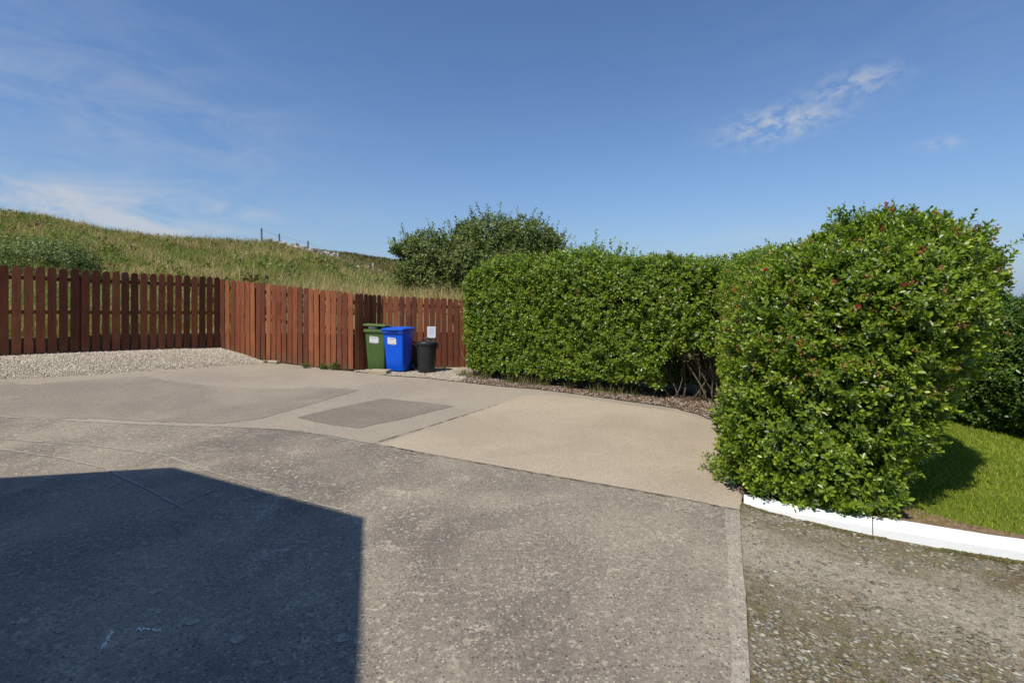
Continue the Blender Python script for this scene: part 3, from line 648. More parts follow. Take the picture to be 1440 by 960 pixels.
# black dustbin
def lathe(prof, seg=32):
    bm = bmesh.new(); rs = [[bm.verts.new((r * math.cos(2 * math.pi * k / seg), r * math.sin(2 * math.pi * k / seg), z)) for k in range(seg)] for r, z in prof]
    for a, b in zip(rs, rs[1:]):
        for k in range(seg): bm.faces.new((a[k], a[(k + 1) % seg], b[(k + 1) % seg], b[k]))
    bm.faces.new(rs[0][::-1]); bm.faces.new(rs[-1]); return bm
db = empty('dustbin', (-2.015, 11.42, .02), 0, 'round black dustbin with a lid standing right of the blue bin', 'dustbin')
o = from_bm('body', lathe([(.195, 0), (.205, .01), (.212, .2), (.222, .4), (.232, .64), (.24, .645), (.24, .665), (.232, .67)]), M['black_plastic'], db); smooth_angle(o)
o = from_bm('lid', lathe([(.236, .655), (.256, .658), (.258, .70), (.245, .715), (.20, .722), (.19, .732), (.10, .745), (.02, .748)]), M['black_plastic'], db); smooth_angle(o, 30); lidb = o
from_bm('handle', tube([(-.10, 0, .74), (-.09, 0, .785), (-.04, 0, .80), (.04, 0, .80), (.09, 0, .785), (.10, 0, .74)], [.013] * 6, 8), M['black_plastic'], lidb, True)
for s in (1,):
    bm = bmesh.new(); box_bm(bm, .05, .05, .11, (s * .262, -.03, .645), None, .012); from_bm('lid_clip', bm, M['black_plastic'], db)
    from_bm('side_handle', tube([(s * .232, -.07, .56), (s * .275, -.06, .56), (s * .285, 0, .56), (s * .275, .06, .56), (s * .232, .07, .56)], [.010] * 5, 6), M['black_plastic'], db, True)
# stone block in front of the bins
bm = bmesh.new(); box_bm(bm, .46, .24, .10, (0, 0, .05), None, .012)
for v in bm.verts: v.co += Vector((random.uniform(-.006, .006), random.uniform(-.006, .006), random.uniform(-.004, .004)))
sb = from_bm('stone_block', bm, M['stone_block']); sb.location = (-3.05, 11.16, .015); sb.rotation_euler = (0, 0, R(-14)); tag(sb, 'flat weathered stone block lying in front of the green bin', 'stone block')
# paving scraps at the tip of the gravel
for (px, py, w, d, lab) in ((384, 510.5, .30, .10, 'broken pale concrete slab under the fence at the gravel tip'), (371, 510, .12, .10, 'small grey rubble piece at the tip of the gravel bed')):
    c = gp(px, py); bm = bmesh.new(); box_bm(bm, w, d, .06, (0, 0, .03), None, .012)
    for v in bm.verts: v.co += Vector((random.uniform(-.015, .015), random.uniform(-.01, .01), random.uniform(-.008, .008)))
    o = from_bm('broken_slab', bm, M['stone_block']); o.location = c; o.rotation_euler = (0, 0, R(-15)); tag(o, lab, 'rubble')
# paper notice on the fence
d = (RF1 - RF0).normalized(); px = 607; tt = (px - 720) / F
u = (tt * RF0.y - RF0.x) / (d.x - tt * d.y); p = RF0 + d * u
nt_ = empty('paper_notice', (p.x + .0, p.y - .030, 1.75 - (466.5 - YH) * p.y / F), math.atan2(d.y, d.x), 'white paper notice pinned to the fence above the black bin', 'notice')
bm = bmesh.new(); box_bm(bm, .21, .004, .27, (0, 0, 0), None); from_bm('sheet', bm, M['paper'], nt_)
bm = bmesh.new()
for k in range(7): box_bm(bm, random.uniform(.09, .15), .001, .006, (random.uniform(-.01, .01), -.0028, .09 - k * .026), None)
from_bm('print', bm, M['ink'], nt_)
bm = bmesh.new(); box_bm(bm, .19, .012, .012, (.0, -.004, -.148), None, .002); from_bm('bottom_clip', bm, M['sticker'], nt_)

# ---------------------------------------------------------------- foliage
LEAF4 = (np.array([(0, 0, 0), (.25, .64, .07), (0, 1, -.06), (-.25, .64, .07), (0, .58, -.02)]), np.array([(0, 1, 4), (1, 2, 4), (2, 3, 4), (3, 0, 4)]))
LEAF2 = (np.array([(0, 0, 0), (.30, .6, .06), (0, 1, -.03), (-.30, .6, .06)]), np.array([(0, 1, 2), (0, 2, 3)]))
def unit(v): return v / np.maximum(np.linalg.norm(v, axis=-1, keepdims=True), 1e-9)
def frames(ax):
    ref = unit(rng.normal(size=ax.shape)); a = unit(np.cross(ax, ref)); return a, np.cross(ax, a)
def leaves(name, P, AX, per, size, tmpl, cols, m, parent, tilt=(35, 95), tip=None, spread=.012):
    """rosettes: P points, AX growth axes"""
    n = len(P); a, b = frames(AX)
    phi = (np.arange(per)[None] * 2.4 + rng.uniform(0, 6.28, (n, 1))) + rng.normal(0, .25, (n, per))
    th = np.radians(np.linspace(tilt[0], tilt[1], per)[None] + rng.normal(0, 10, (n, per)))
    rad = a[:, None] * np.cos(phi)[..., None] + b[:, None] * np.sin(phi)[..., None]
    yd = AX[:, None] * np.cos(th)[..., None] + rad * np.sin(th)[..., None]           # leaf direction
    zd = AX[:, None] * np.sin(th)[..., None] - rad * np.cos(th)[..., None]           # leaf upper face
    xd = np.cross(yd, zd)
    s = rng.uniform(size[0], size[1], (n, 1)) * np.linspace(.72, 1.05, per)[None] * rng.uniform(.85, 1.15, (n, per))
    org = P[:, None] - AX[:, None] * (np.arange(per)[None, :, None] * spread)
    V0, T0 = tmpl; k = len(V0)
    W = org[:, :, None] + s[..., None, None] * (V0[None, None, :, 0, None] * xd[:, :, None] + V0[None, None, :, 1, None] * yd[:, :, None] + V0[None, None, :, 2, None] * zd[:, :, None])
    N_ = n * per; T = (T0[None] + (np.arange(N_) * k)[:, None, None]).reshape(-1, 3)
    cols = np.array(cols); c = cols[rng.integers(0, len(cols), n)][:, None] * rng.uniform(.8, 1.2, (n, per, 1))
    if tip is not None:
        w = np.clip(1 - np.arange(per) / (per * .55), 0, 1)[None, :, None] * (rng.random((n, 1, 1)) ** .9); c = c * (1 - w) + np.array(tip) * w
    C = np.repeat(np.clip(c, 0, 1).reshape(-1, 3), k, 0)
    o = link(name, np_mesh(name, W.reshape(-1, 3), T, C), m, parent); o['kind'] = 'stuff'; return o
HC = [(.12, .195, .018), (.085, .15, .016), (.165, .24, .02), (.06, .11, .016), (.20, .27, .022), (.13, .20, .016)]
TIP = (.38, .47, .04)
def section_volume(secs):
    """secs: list of rings (same count); returns V, tri T closed"""
    n = len(secs[0]); V = np.array([p for s in secs for p in s], float); T = []
    for i in range(len(secs) - 1):
        for k in range(n):
            a, b = i * n + k, i * n + (k + 1) % n; T += [(a, b, b + n), (a, b + n, a + n)]
    c = len(V); V = np.vstack([V, np.mean(V[-n:], 0) + (0, 0, .03)])
    for k in range(n): T.append(((len(secs) - 1) * n + k, (len(secs) - 1) * n + (k + 1) % n, c))
    return V, np.array(T)
def oval(cx, cy, a, b, rot, z, n=40, p=2.0, zf=None):
    out = []
    for k in range(n):
        q = 2 * math.pi * k / n; c, s = math.cos(q), math.sin(q)
        x = a * math.copysign(abs(c) ** (2 / p), c); y = b * math.copysign(abs(s) ** (2 / p), s)
        X = cx + x * math.cos(rot) - y * math.sin(rot); Y = cy + x * math.sin(rot) + y * math.cos(rot)
        out.append((X, Y, z if zf is None else zf(X, Y, z)))
    return out
def foliage_points(V, T, n, depth, lump, ls=2.2, ph=0.0, up=.55, rnd=.55):
    P, Nn = tri_sample(V, T, n)
    d = rng.random(n) ** 1.6 * depth - .03 + lump * wob(P[:, 0], P[:, 1], P[:, 2], ls, ph) + lump * .5 * wob(P[:, 0], P[:, 1], P[:, 2], ls * 3.1, ph + 2)
    d = d + lump * 1.3 * np.maximum(0, wob(P[:, 0], P[:, 1], P[:, 2], ls * 4.3, ph + 5)) + rng.normal(0, .012, n)
    P = P - Nn * d[:, None]
    AX = unit(Nn + np.array([0, 0, up]) + rng.normal(0, rnd, (n, 3))); return P, AX, Nn
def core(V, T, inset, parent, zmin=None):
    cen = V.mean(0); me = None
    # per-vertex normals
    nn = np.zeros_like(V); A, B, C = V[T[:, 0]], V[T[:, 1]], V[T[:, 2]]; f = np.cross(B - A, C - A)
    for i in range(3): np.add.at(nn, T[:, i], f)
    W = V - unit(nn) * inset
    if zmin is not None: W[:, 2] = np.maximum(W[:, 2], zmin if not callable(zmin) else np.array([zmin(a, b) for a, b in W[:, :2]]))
    return link('shade_core', np_mesh('shade_core', W, T, smooth=True), M['core'], parent)  # smooth dark solid painted as the shade deep between the leaves
def branchy(p0, h, lean, m, parent, r=.02, name='branch'):
    pts = [Vector(p0)]; d = Vector((lean[0], lean[1], 1)).normalized(); n = 6
    for i in range(n):
        d = (d + Vector((random.uniform(-.28, .28), random.uniform(-.2, .2), random.uniform(-.05, .15)))).normalized(); pts.append(pts[-1] + d * h / n)
    return from_bm(name, tube(pts, [r * (1 - .1 * i) for i in range(n + 1)], 6), m, parent, True), pts
def flowers(P, AX, cols, size, parent, name, per=9):
    n = len(P); Q = np.repeat(P, per, 0) + rng.normal(0, size * .7, (n * per, 3)) + np.repeat(AX, per, 0) * .015
    me = pebbles(name, Q, (size * .5, size), cols, OCT, flat=(.6, 1), sink=0); o = link(name, me, M['leaf_matt'], parent); o['kind'] = 'stuff'; return o
FRED = [(.45, .02, .04), (.55, .03, .07), (.35, .02, .03)]; FBRN = [(.34, .17, .07), (.42, .22, .09), (.28, .11, .06), (.45, .29, .11)]

# --- big bush, near right
bush = empty('clipped_bush', (2.85, 4.7, .1), 0, 'huge rounded glossy green bush with red flowers behind the white kerb', 'bush')
rot = R(-34)
def rel(o, par): o.location = -Vector(par.location)
def P2(ang, D): return D * math.sin(R(ang)), D * math.cos(R(ang))
secs = []
for z, amid, D, a, b in ((.10, 31.2, 5.25, .67, .76), (.35, 31.6, 5.35, .71, .84), (.8, 32.8, 5.55, .83, .98), (1.25, 34.0, 5.7, .94, 1.12), (1.65, 34.8, 5.8, 1.01, 1.20), (1.86, 35.2, 5.85, .99, 1.14), (2.06, 36.0, 5.88, .90, 1.02), (2.23, 36.9, 5.88, .75, .86), (2.37, 37.6, 5.85, .55, .64), (2.48, 38.0, 5.8, .30, .36)):
    cx, cy = P2(amid, D); secs.append(oval(cx, cy, a, b, rot, z, p=2.7))
V, T = section_volume(secs)
P, AX, Nn = foliage_points(V, T, 21500, .42, .115, 2.6, 0.0, .45, .38)
keep = P[:, 2] > .09; P, AX = P[keep], AX[keep]
o = leaves('foliage', P, AX, 8, (.044, .072), LEAF4, HC, M['leaf'], bush, (18, 88), TIP); rel(o, bush)
sprig = rng.random(len(P)) < .012; topm = P[:, 2] > 1.2
Ps = P[sprig] ; AXs = unit(AX[sprig] + [0, 0, .5])
for k in range(1, 5):
    o = leaves('foliage', Ps + AXs * (.04 * k), AXs, 4, (.04, .06), LEAF4, HC, M['leaf'], bush, (30, 70), TIP, .008); rel(o, bush)
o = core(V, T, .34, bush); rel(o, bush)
idx = rng.choice(np.where((P[:, 2] > 1.0))[0], 800); o = flowers(P[idx] + AX[idx] * .03, AX[idx], FBRN, .021, bush, 'faded_flowers'); rel(o, bush)
# a few red flower heads
fl = [(1241, 286), (1256, 294), (1238, 336), (1260, 420), (1208, 430), (1130, 475), (1360, 330), (1028, 416), (1320, 300), (1300, 356), (1180, 400), (1080, 380)]
Pd = P / np.linalg.norm(P - [0, 0, EYE], axis=1, keepdims=True)
for (px_, py_) in fl:
    sx_ = 720 + F * P[:, 0] / P[:, 1]; sy_ = YH - F * (P[:, 2] - EYE) / P[:, 1]
    dd = np.hypot(sx_ - px_, sy_ - py_); c = np.where(dd < 14)[0]
    if len(c) == 0: c = np.array([dd.argmin()])
    j = c[np.argmin(np.linalg.norm(P[c] - [0, 0, EYE], axis=1))]; o = flowers(P[j:j + 1] + AX[j:j + 1] * .05, AX[j:j + 1], FRED, .020, bush, 'red_flower', 12); rel(o, bush)
for k in range(9):
    a = random.uniform(-.22, .3); o, _ = branchy((2.95 + a, 4.8 + random.uniform(-.2, .3), .05), 1.5, (a * .1, .05), M['bark'], bush, .025); rel(o, bush)
# low sprig growing over the slab
sp0 = gp(1012, 672)
Pp = np.array([(lambda c, f: (c.x + random.gauss(0, .03), c.y + .02 + abs(random.gauss(0, .09)) , .13 + random.uniform(0, .16)))(gp(1072 + 160 * f, 699 + 25 * f, .1), f) for f in [random.random() for _ in range(170)]] + [(sp0.x + .02 + random.uniform(-.14, .30), sp0.y + random.uniform(-.15, .25), random.uniform(.03, .16)) for _ in range(75)] + [(gp(1008, 655).x + random.uniform(-.06, .1), gp(1008, 655).y + random.uniform(-.1, .1), random.uniform(.04, .12)) for _ in range(16)])
o = leaves('low_shoots', Pp, unit(rng.normal(0, .5, (len(Pp), 3)) + [-.3, -.2, .8]), 7, (.035, .055), LEAF4, HC, M['leaf'], bush, (25, 95), TIP); rel(o, bush)
for k in range(5):
    q = from_bm('branch', tube([(2.25, 4.8, .08), (2.12, 4.72, .06 + .02 * k), (sp0.x + .1, sp0.y + .05 * k - .05, .05), (sp0.x - .05 + .03 * k, sp0.y - .1 + .06 * k, .07)], [.009, .008, .006, .004], 5), M['bark'], bush, True); rel(q, bush)

# --- link hedge behind the bush
def hedge(loc, label, secs, n, per, size, tmpl, depth=.3, lump=.07, keepf=None, fn=120, coreinset=.33, zmin=None, cols=HC, tip=TIP, mat='leaf', ph=0.0):
    h = empty('hedge', loc, 0, label, 'hedge'); V, T = section_volume(secs)
    P, AX, Nn = foliage_points(V, T, n, depth, lump, 2.3, ph)
    if keepf is not None: k = keepf(P, Nn); P, AX = P[k], AX[k]
    o = leaves('foliage', P, AX, per, size, tmpl, cols, M[mat], h, (22, 100), tip); rel(o, h)
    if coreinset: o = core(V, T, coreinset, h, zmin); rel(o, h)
    if fn:
        c = np.where(P[:, 2] > np.percentile(P[:, 2], 55))[0]; idx = rng.choice(c, fn); o = flowers(P[idx] + AX[idx] * .03, AX[idx], FBRN, .022, h, 'faded_flowers', 7); rel(o, h)
    return h, P, AX
def rect_secs(a, b, w, prof, zf, p=5.0):
    c = (a + b) / 2; L = (b - a).length; ang = math.atan2((b - a).y, (b - a).x)
    return [oval(c.x, c.y, L / 2 - ins, w / 2 - ins, ang, z, 64, p, zf) for z, ins in prof]
prof = ((.05, .16), (.28, .05), (.8, .0), (1.4, 0), (1.9, .0), (2.25, .06), (2.45, .18), (2.55, .40))
hedge((3.5, 7.2, 0), 'hedge section hidden between the big bush and the long hedge', rect_secs(Vector((3.1, 5.5)), Vector((4.15, 8.3)), 1.15, prof, lambda x, y, z: z * .94, 3.5), 9000, 6, (.045, .065), LEAF4, ph=1.5)
# --- long mid hedge.  front line from (-1.05,10.8) to (3.5,7.5)
A0, B0 = Vector((-1.30, 10.85)), Vector((3.95, 7.35)); dd_ = (B0 - A0).normalized(); nb = Vector((-dd_.y, dd_.x)); W_ = 1.5
A1, B1 = A0 + nb * (W_ / 2 + .03), B0 + nb * (W_ / 2 + .03)
def zf_mid(x, y, z):
    u = ((Vector((x, y)) - A0).dot(dd_)) / (B0 - A0).length
    top = float(np.interp(u, [0, .12, .35, .55, .75, 1], [2.50, 2.64, 2.70, 2.60, 2.46, 2.44])); return z * (top / 2.55)
L_ = (B0 - A0).length
def keep_mid(P, Nn):
    q = P[:, :2] - np.array(A0); u = (q @ np.array(dd_)) / L_; v = q @ np.array(nb)
    low = .10 + .13 * wob(u * 7, 0, 0, 1.3) + .08 * wob(u * 23, 2, 0, 1.3) + np.interp(u, [0, .25, .6, .8], [0, .05, .08, .16])
    gap = (u > .735) & (v < 1.0) & (P[:, 2] < .78 + .25 * wob(u * 12, 1, 0, 1.7) + (u - .735) * 1.2)
    return (P[:, 2] > np.where(v < .9, low, .05)) & ~gap
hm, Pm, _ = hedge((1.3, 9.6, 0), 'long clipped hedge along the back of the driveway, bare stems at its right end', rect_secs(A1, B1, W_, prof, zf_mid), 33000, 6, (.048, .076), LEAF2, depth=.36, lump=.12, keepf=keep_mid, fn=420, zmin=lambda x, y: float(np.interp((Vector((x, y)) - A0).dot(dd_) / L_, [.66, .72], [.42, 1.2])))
for k in range(58):
    u = random.uniform(.73, .89) if k < 22 else random.uniform(.02, .74); v = random.uniform(.3, .65); p = A0 + dd_ * (u * L_) + nb * v
    o, pts = branchy((p.x, p.y, 0.0), random.uniform(.85, 1.2) if k < 22 else random.uniform(.5, .8), (random.uniform(-.75, .75) if u < .85 else random.uniform(-.6, .1), random.uniform(.0, .3)), M['bark'], hm, random.uniform(.009, .018)); rel(o, hm)
    if k < 22:
        o, _ = branchy(pts[2], random.uniform(.6, .9), (random.uniform(-.5, .5), .1), M['bark'], hm, .008); rel(o, hm)
# straw coloured grass at the hedge foot
def blades(name, P, h, w, cols, lean=.35, m='grass', parent=None):
    n = len(P); a = rng.uniform(0, 2 * np.pi, n); ln = rng.normal(0, lean, (n, 2)) * h[:, None]
    wx = np.cos(a) * w / 2; wy = np.sin(a) * w / 2
    z0 = np.zeros(n); off = np.stack([wx, wy, z0], 1); mid = np.stack([ln[:, 0] * .35, ln[:, 1] * .35, h * .6], 1); tip = np.stack([ln[:, 0], ln[:, 1], h], 1)
    Vv = np.stack([P - off, P + off, P + mid + off * .7, P + mid - off * .7, P + tip], 1).reshape(-1, 3)
    T = (np.array([(0, 1, 2), (0, 2, 3), (3, 2, 4)])[None] + (np.arange(n) * 5)[:, None, None]).reshape(-1, 3)
    C = np.repeat(cols, 5, 0); return np_mesh(name, Vv, T, np.clip(C, 0, 1))
def pick(cols, n, v=.25): cols = np.array(cols); return cols[rng.integers(0, len(cols), n)] * rng.uniform(1 - v, 1 + v, (n, 1))
n = 1500; u = rng.beta(1.1, 1.6, n) * .7; clump = np.sin(u * 60) + np.sin(u * 23 + 1) > -.3; u = u[clump]; n = len(u); v = rng.uniform(-.02, .4, n)
P = np.stack([A0.x + dd_.x * u * L_ + nb.x * v, A0.y + dd_.y * u * L_ + nb.y * v, np.full(n, .01)], 1)
tag(link('dry_grass', blades('dry_grass', P, rng.uniform(.06, .22, n), .008, pick([(.25, .2, .09), (.12, .14, .03), (.3, .24, .12), (.08, .11, .02)], n)), M['grass']), 'straggly dry grass at the foot of the long hedge', kind='stuff')

# --- far right hedge behind the lawn
profr = ((.12, .25), (.35, .08), (.8, 0), (1.3, .04), (1.55, .16), (1.70, .42))
hedge((6.4, 6.2, 0), 'lower dark green hedge beyond the lawn at the right edge', rect_secs(Vector((6.75, 4.0)), Vector((6.35, 8.9)), 1.5, profr, lambda x, y, z: z * (.80 + .035 * y)), 19000, 6, (.045, .065), LEAF4, fn=330, ph=4.0, depth=.34, cols=[(.07, .13, .018), (.05, .10, .016), (.10, .16, .02)], tip=(.18, .27, .04))

# --- shrub hump behind the long hedge
def blob_tree(name, loc, label, cat, blobs, n, per, size, cols, tip, mat, trunks, tmpl=LEAF2, shell=.45, up=.35, sprigs=0):
    t = empty(name, loc, 0, label, cat); vol = np.array([b[3] * b[4] * b[5] for b in blobs]) ** .67; idx = rng.choice(len(blobs), n, p=vol / vol.sum()); B = np.array(blobs)[idx]
    dirn = unit(rng.normal(size=(n, 3))); r = 1 - shell * rng.random(n) ** 1.5; r = r * (1 + .10 * wob(dirn[:, 0] * 3, dirn[:, 1] * 3, dirn[:, 2] * 3 + B[:, 0], 1.4)) 
    P = B[:, :3] + dirn * B[:, 3:6] * r[:, None]
    nn = unit(dirn / B[:, 3:6]); AX = unit(nn + [0, 0, up] + rng.normal(0, .5, (n, 3)))
    P = P[:]; k = P[:, 2] > loc[2] + .1; P, AX = P[k], AX[k]
    o = leaves('crown', P, AX, per, size, tmpl, cols, M[mat], t, (25, 100), tip, .03); rel(o, t)
    if sprigs:
        c = rng.choice(np.where(r[k] > .93)[0], sprigs); Ps, As = P[c], unit(AX[c] + [0, 0, .9])
        Q = np.vstack([Ps + As * d for d in (.08, .16, .25, .34)]); o = leaves('crown_shoots', Q, np.vstack([As] * 4), 3, size, tmpl, cols, M[mat], t, (25, 70), tip, .02); rel(o, t)
    for (x0, y0, x1, y1, z1, rr) in trunks:
        pts = [(x0, y0, loc[2] - .1), (x0 * .75 + x1 * .25 + .05, y0, loc[2] + (z1 - loc[2]) * .35), (x0 * .4 + x1 * .6, (y0 + y1) / 2, loc[2] + (z1 - loc[2]) * .7), (x1, y1, z1)]
        o = from_bm('trunk', tube(pts, [rr, rr * .8, rr * .55, rr * .25], 8), M['bark'], t, True); rel(o, t)
    return t
def bl(px, py, rx, ry, Z, dz=.8): s = Z / F; return ((px - 720) * s, Z, EYE + (YH - py) * s, rx * s, dz * rx * s, ry * s)
TC = [(.14, .18, .05), (.11, .145, .04), (.18, .22, .06), (.22, .25, .09), (.07, .095, .03)]
blobs = [bl(606, 355, 48, 34, 15.6), bl(580, 350, 26, 14, 15.4), bl(592, 388, 40, 28, 15.2), bl(650, 375, 50, 44, 15.2), bl(688, 338, 54, 38, 16), bl(735, 338, 48, 34, 16.2), bl(770, 350, 30, 30, 16.4), bl(700, 375, 70, 42, 16), bl(655, 335, 22, 26, 15.8), bl(560, 352, 14, 7, 15.3), bl(612, 405, 36, 18, 15.0)]
blob_tree('broadleaf_tree', (-1.6, 15.8, .6), 'spreading bushy tree behind the fence rising above the long hedge', 'tree', blobs, 9500, 6, (.08, .125), TC, (.22, .26, .08), 'leaf_matt', [(-1.6, 15.8, -2.6, 15.5, 3.1, .12), (-1.5, 15.9, -.8, 16, 3.4, .13), (-1.6, 15.7, -1.6, 15.6, 3.3, .1), (-1.5, 15.8, .3, 16.3, 3.0, .09), (-1.7, 15.7, -3.0, 15.3, 2.6, .07)], sprigs=260)
blobs = [bl(832, 372, 34, 30, 11.8), bl(865, 378, 26, 24, 11.6), bl(800, 376, 26, 22, 12)]
blob_tree('shrub', (2.0, 11.8, 0), 'loose green shrub poking up behind the middle of the long hedge', 'shrub', blobs, 1800, 5, (.06, .09), HC, TIP, 'leaf', [(2.0, 11.8, 2.2, 11.7, 2.5, .05), (1.9, 11.8, 1.5, 11.8, 2.4, .05)], sprigs=110)

# --- brambles and scrub on the hillside
def scrub(px, rx, ry, Z, name, label, n, cols, tip):
    t_ = (px - 720) / F; z = hill_z(t_, Z); py = YH - (z - EYE) * F / Z
    b = [bl(px, py - ry * .25, rx, ry, Z, .7), bl(px - rx * .6, py - ry * .05, rx * .6, ry * .7, Z - .2, .7), bl(px + rx * .6, py - ry * .0, rx * .6, ry * .65, Z + .2, .7)]
    blob_tree(name, (t_ * Z, Z, z - .6), label, 'bush', b, n, 4, (.06, .11), cols, tip, 'leaf_matt', [(t_ * Z, Z, t_ * Z + .3, Z, z + .3, .04)], shell=.6, sprigs=int(n * .02))
BR = [(.17, .22, .06), (.22, .26, .09), (.10, .14, .04), (.30, .32, .15)]
scrub(60, 66, 34, 17.0, 'bramble_bush', 'grey green bramble thicket on the hillside above the left end of the fence', 4200, BR, (.16, .2, .1))
scrub(118, 34, 20, 15.6, 'bramble_bush', 'low dark bramble mound right of the big thicket above the left fence', 1700, [(.045, .08, .02), (.06, .10, .025)], (.12, .17, .04))
scrub(10, 34, 26, 14.5, 'bramble_bush', 'yellow green scrub just over the fence at the far left edge', 1700, [(.10, .13, .03), (.07, .11, .025)], (.2, .22, .05))
scrub(478, 22, 10, 26, 'gorse_bush', 'small dark green bush below the stone heap on the hillside', 700, [(.06, .085, .035), (.09, .11, .05)], (.18, .2, .1))
scrub(528, 24, 11, 21, 'gorse_bush', 'small green bush on the slope left of the broadleaf tree', 700, [(.06, .095, .03), (.05, .08, .02)], (.12, .17, .04))

# --- hillside grass
def hill_grass():
    n = 150000; t = rng.uniform(-1.35, .02, n); zs_t = np.linspace(-1.35, .02, 200); zs = np.interp(t, zs_t, [zstart(v) for v in zs_t])
    u = rng.random(n); Y = zs * (ZR * 1.02 / zs) ** (u ** .85); X = t * Y
    Z = np.array([hill_z(a, b) for a, b in zip(t, Y)])
    P = np.stack([X, Y, Z - .03], 1); sc = Y / 16
    big = wob(X, Y, 0, .33, 1.0); mid = wob(X, Y, 0, 1.1, 2.0); r = rng.random(n)
    green = pick([(.15, .20, .035), (.19, .25, .04), (.11, .16, .03), (.24, .27, .06)], n); tan = pick([(.46, .36, .18), (.55, .44, .24), (.38, .28, .14), (.34, .2, .11)], n)
    brown = pick([(.24, .145, .075), (.30, .19, .09), (.2, .16, .06)], n)
    near = np.clip(1 - (Y - zs) / 3.2, 0, 1) * np.clip((t + .62) / .15, 0, 1)
    upper = np.clip((Y - 22) / 10, 0, 1)
    ptan = np.clip(.42 + .45 * big + .75 * near + .18 * upper + .15 * mid, .04, .92); pbr = np.clip(.2 + .3 * mid + .25 * upper, .05, .6)
    c = np.where((r < ptan)[:, None], tan, np.where((rng.random(n) < pbr)[:, None], brown, green))
    lump = wob(X, Y, 0, 2.7, .5)
    lush = (wob(X, Y, 0, .55, 4.0) > .25) & (rng.random(n) < .75) & (near < .5); c[lush] = green[lush]
    rust = (wob(X, Y, 0, .8, 7.0) + .8 * upper > .75) & (rng.random(n) < .6); c[rust] = brown[rust]; c *= 1.25
    h = rng.uniform(.12, .42, n) * (1 + .45 * mid + .45 * lump) * np.clip(.8 + sc * .3, .8, 1.4) + near * rng.uniform(.1, .65, n)
    # keep the strip right behind the planks lower in front of gaps
    tag(link('hillside_grass', blades('hillside_grass', P, h, .016 * sc, c, .33), M['grass']), 'long rough grass with straw coloured heads covering the hillside', kind='stuff')
    n = 26000; t = rng.uniform(-.9, .02, n); Y = ZR + (ZF - ZR) * rng.random(n) ** .8 + 8; Y = np.minimum(Y, ZF)
    Z = np.array([hill_z(a, b) for a, b in zip(t, Y)]); P = np.stack([t * Y, Y, Z - .05], 1)
    tag(link('far_grass', blades('far_grass', P, rng.uniform(.3, .75, n), .16, pick([(.22, .17, .07), (.12, .14, .04), (.15, .10, .045), (.17, .15, .05)], n), .4), M['grass']), 'coarse grass on the farther hilltop', kind='stuff')
hill_grass()
def hill_weeds():
    n = 5200; t = rng.uniform(-1.3, -.05, n); Y = 13 + 22 * rng.random(n) ** .8; k = np.array([b > zstart(a) + .6 for a, b in zip(t, Y)]); t, Y = t[k], Y[k]; X = t * Y
    m = wob(X, Y, 0, .6, 2.5) + .5 * wob(X, Y, 0, 1.7, 1.0) > .05; t, Y, X = t[m], Y[m], X[m]; n = len(t)
    P = np.stack([X, Y, np.array([hill_z(a, b) for a, b in zip(t, Y)]) + rng.uniform(.1, .42, n)], 1)
    o = leaves('hillside_weeds', P, unit(rng.normal(0, .4, (n, 3)) + [0, 0, 1]), 6, (.12, .24), LEAF2, [(.10, .16, .03), (.14, .20, .04), (.08, .11, .03), (.20, .22, .06), (.16, .09, .05)], M['leaf_matt'], None, (20, 95), (.26, .28, .08), .03)
    tag(o, 'docks and leafy weeds scattered through the hillside grass', kind='stuff')
hill_weeds()
# --- stones and posts on the ridge
def hill_pt(px, py):
    t = (px - 720) / F; best = None
    for y in np.linspace(14, ZR, 240):
        z = hill_z(t, y); q = YH - (z - EYE) * F / y
        if q <= py: return Vector((t * y, y, z))
        best = Vector((t * y, y, z))
    return best
wall = empty('stone_wall', hill_pt(430, 352), 0, 'tumbled line of pale field stones running down the hill ridge', 'stone wall')
rocks = []
for k in range(5):
    bm = bmesh.new(); bmesh.ops.create_icosphere(bm, subdivisions=1, radius=.5)
    for v in bm.verts: v.co = v.co * random.uniform(.75, 1.2); v.co.z *= .7
    bmesh.ops.recalc_face_normals(bm, faces=bm.faces); me = bpy.data.meshes.new('stone'); bm.to_mesh(me); bm.free(); me.materials.append(M['rock']); rocks.append(me)
lx, ly = [378, 400, 430, 455, 470, 500, 535], [342, 345, 352, 362, 364, 375, 388]
for k in range(120):
    px = random.uniform(378, 535) if k < 70 else random.uniform(378, 480); py = np.interp(px, lx, ly) + random.uniform(-2.5, 6) * (1 if px < 470 else 1.3)
    p = hill_pt(px, py); s = random.uniform(.15, .5) * (1 if px < 475 else .7) * (p.y / 34)
    o = bpy.data.objects.new('stone', rocks[k % 5]); COL.objects.link(o); o.parent = wall; o.location = p - wall.location + Vector((0, 0, s * .25 + (.28 if px < 475 else .2) * random.random() + .12)); o.scale = (s * 1.3, s, s * .8); o.rotation_euler = (random.random(), random.random(), random.random() * 6)
tops = []
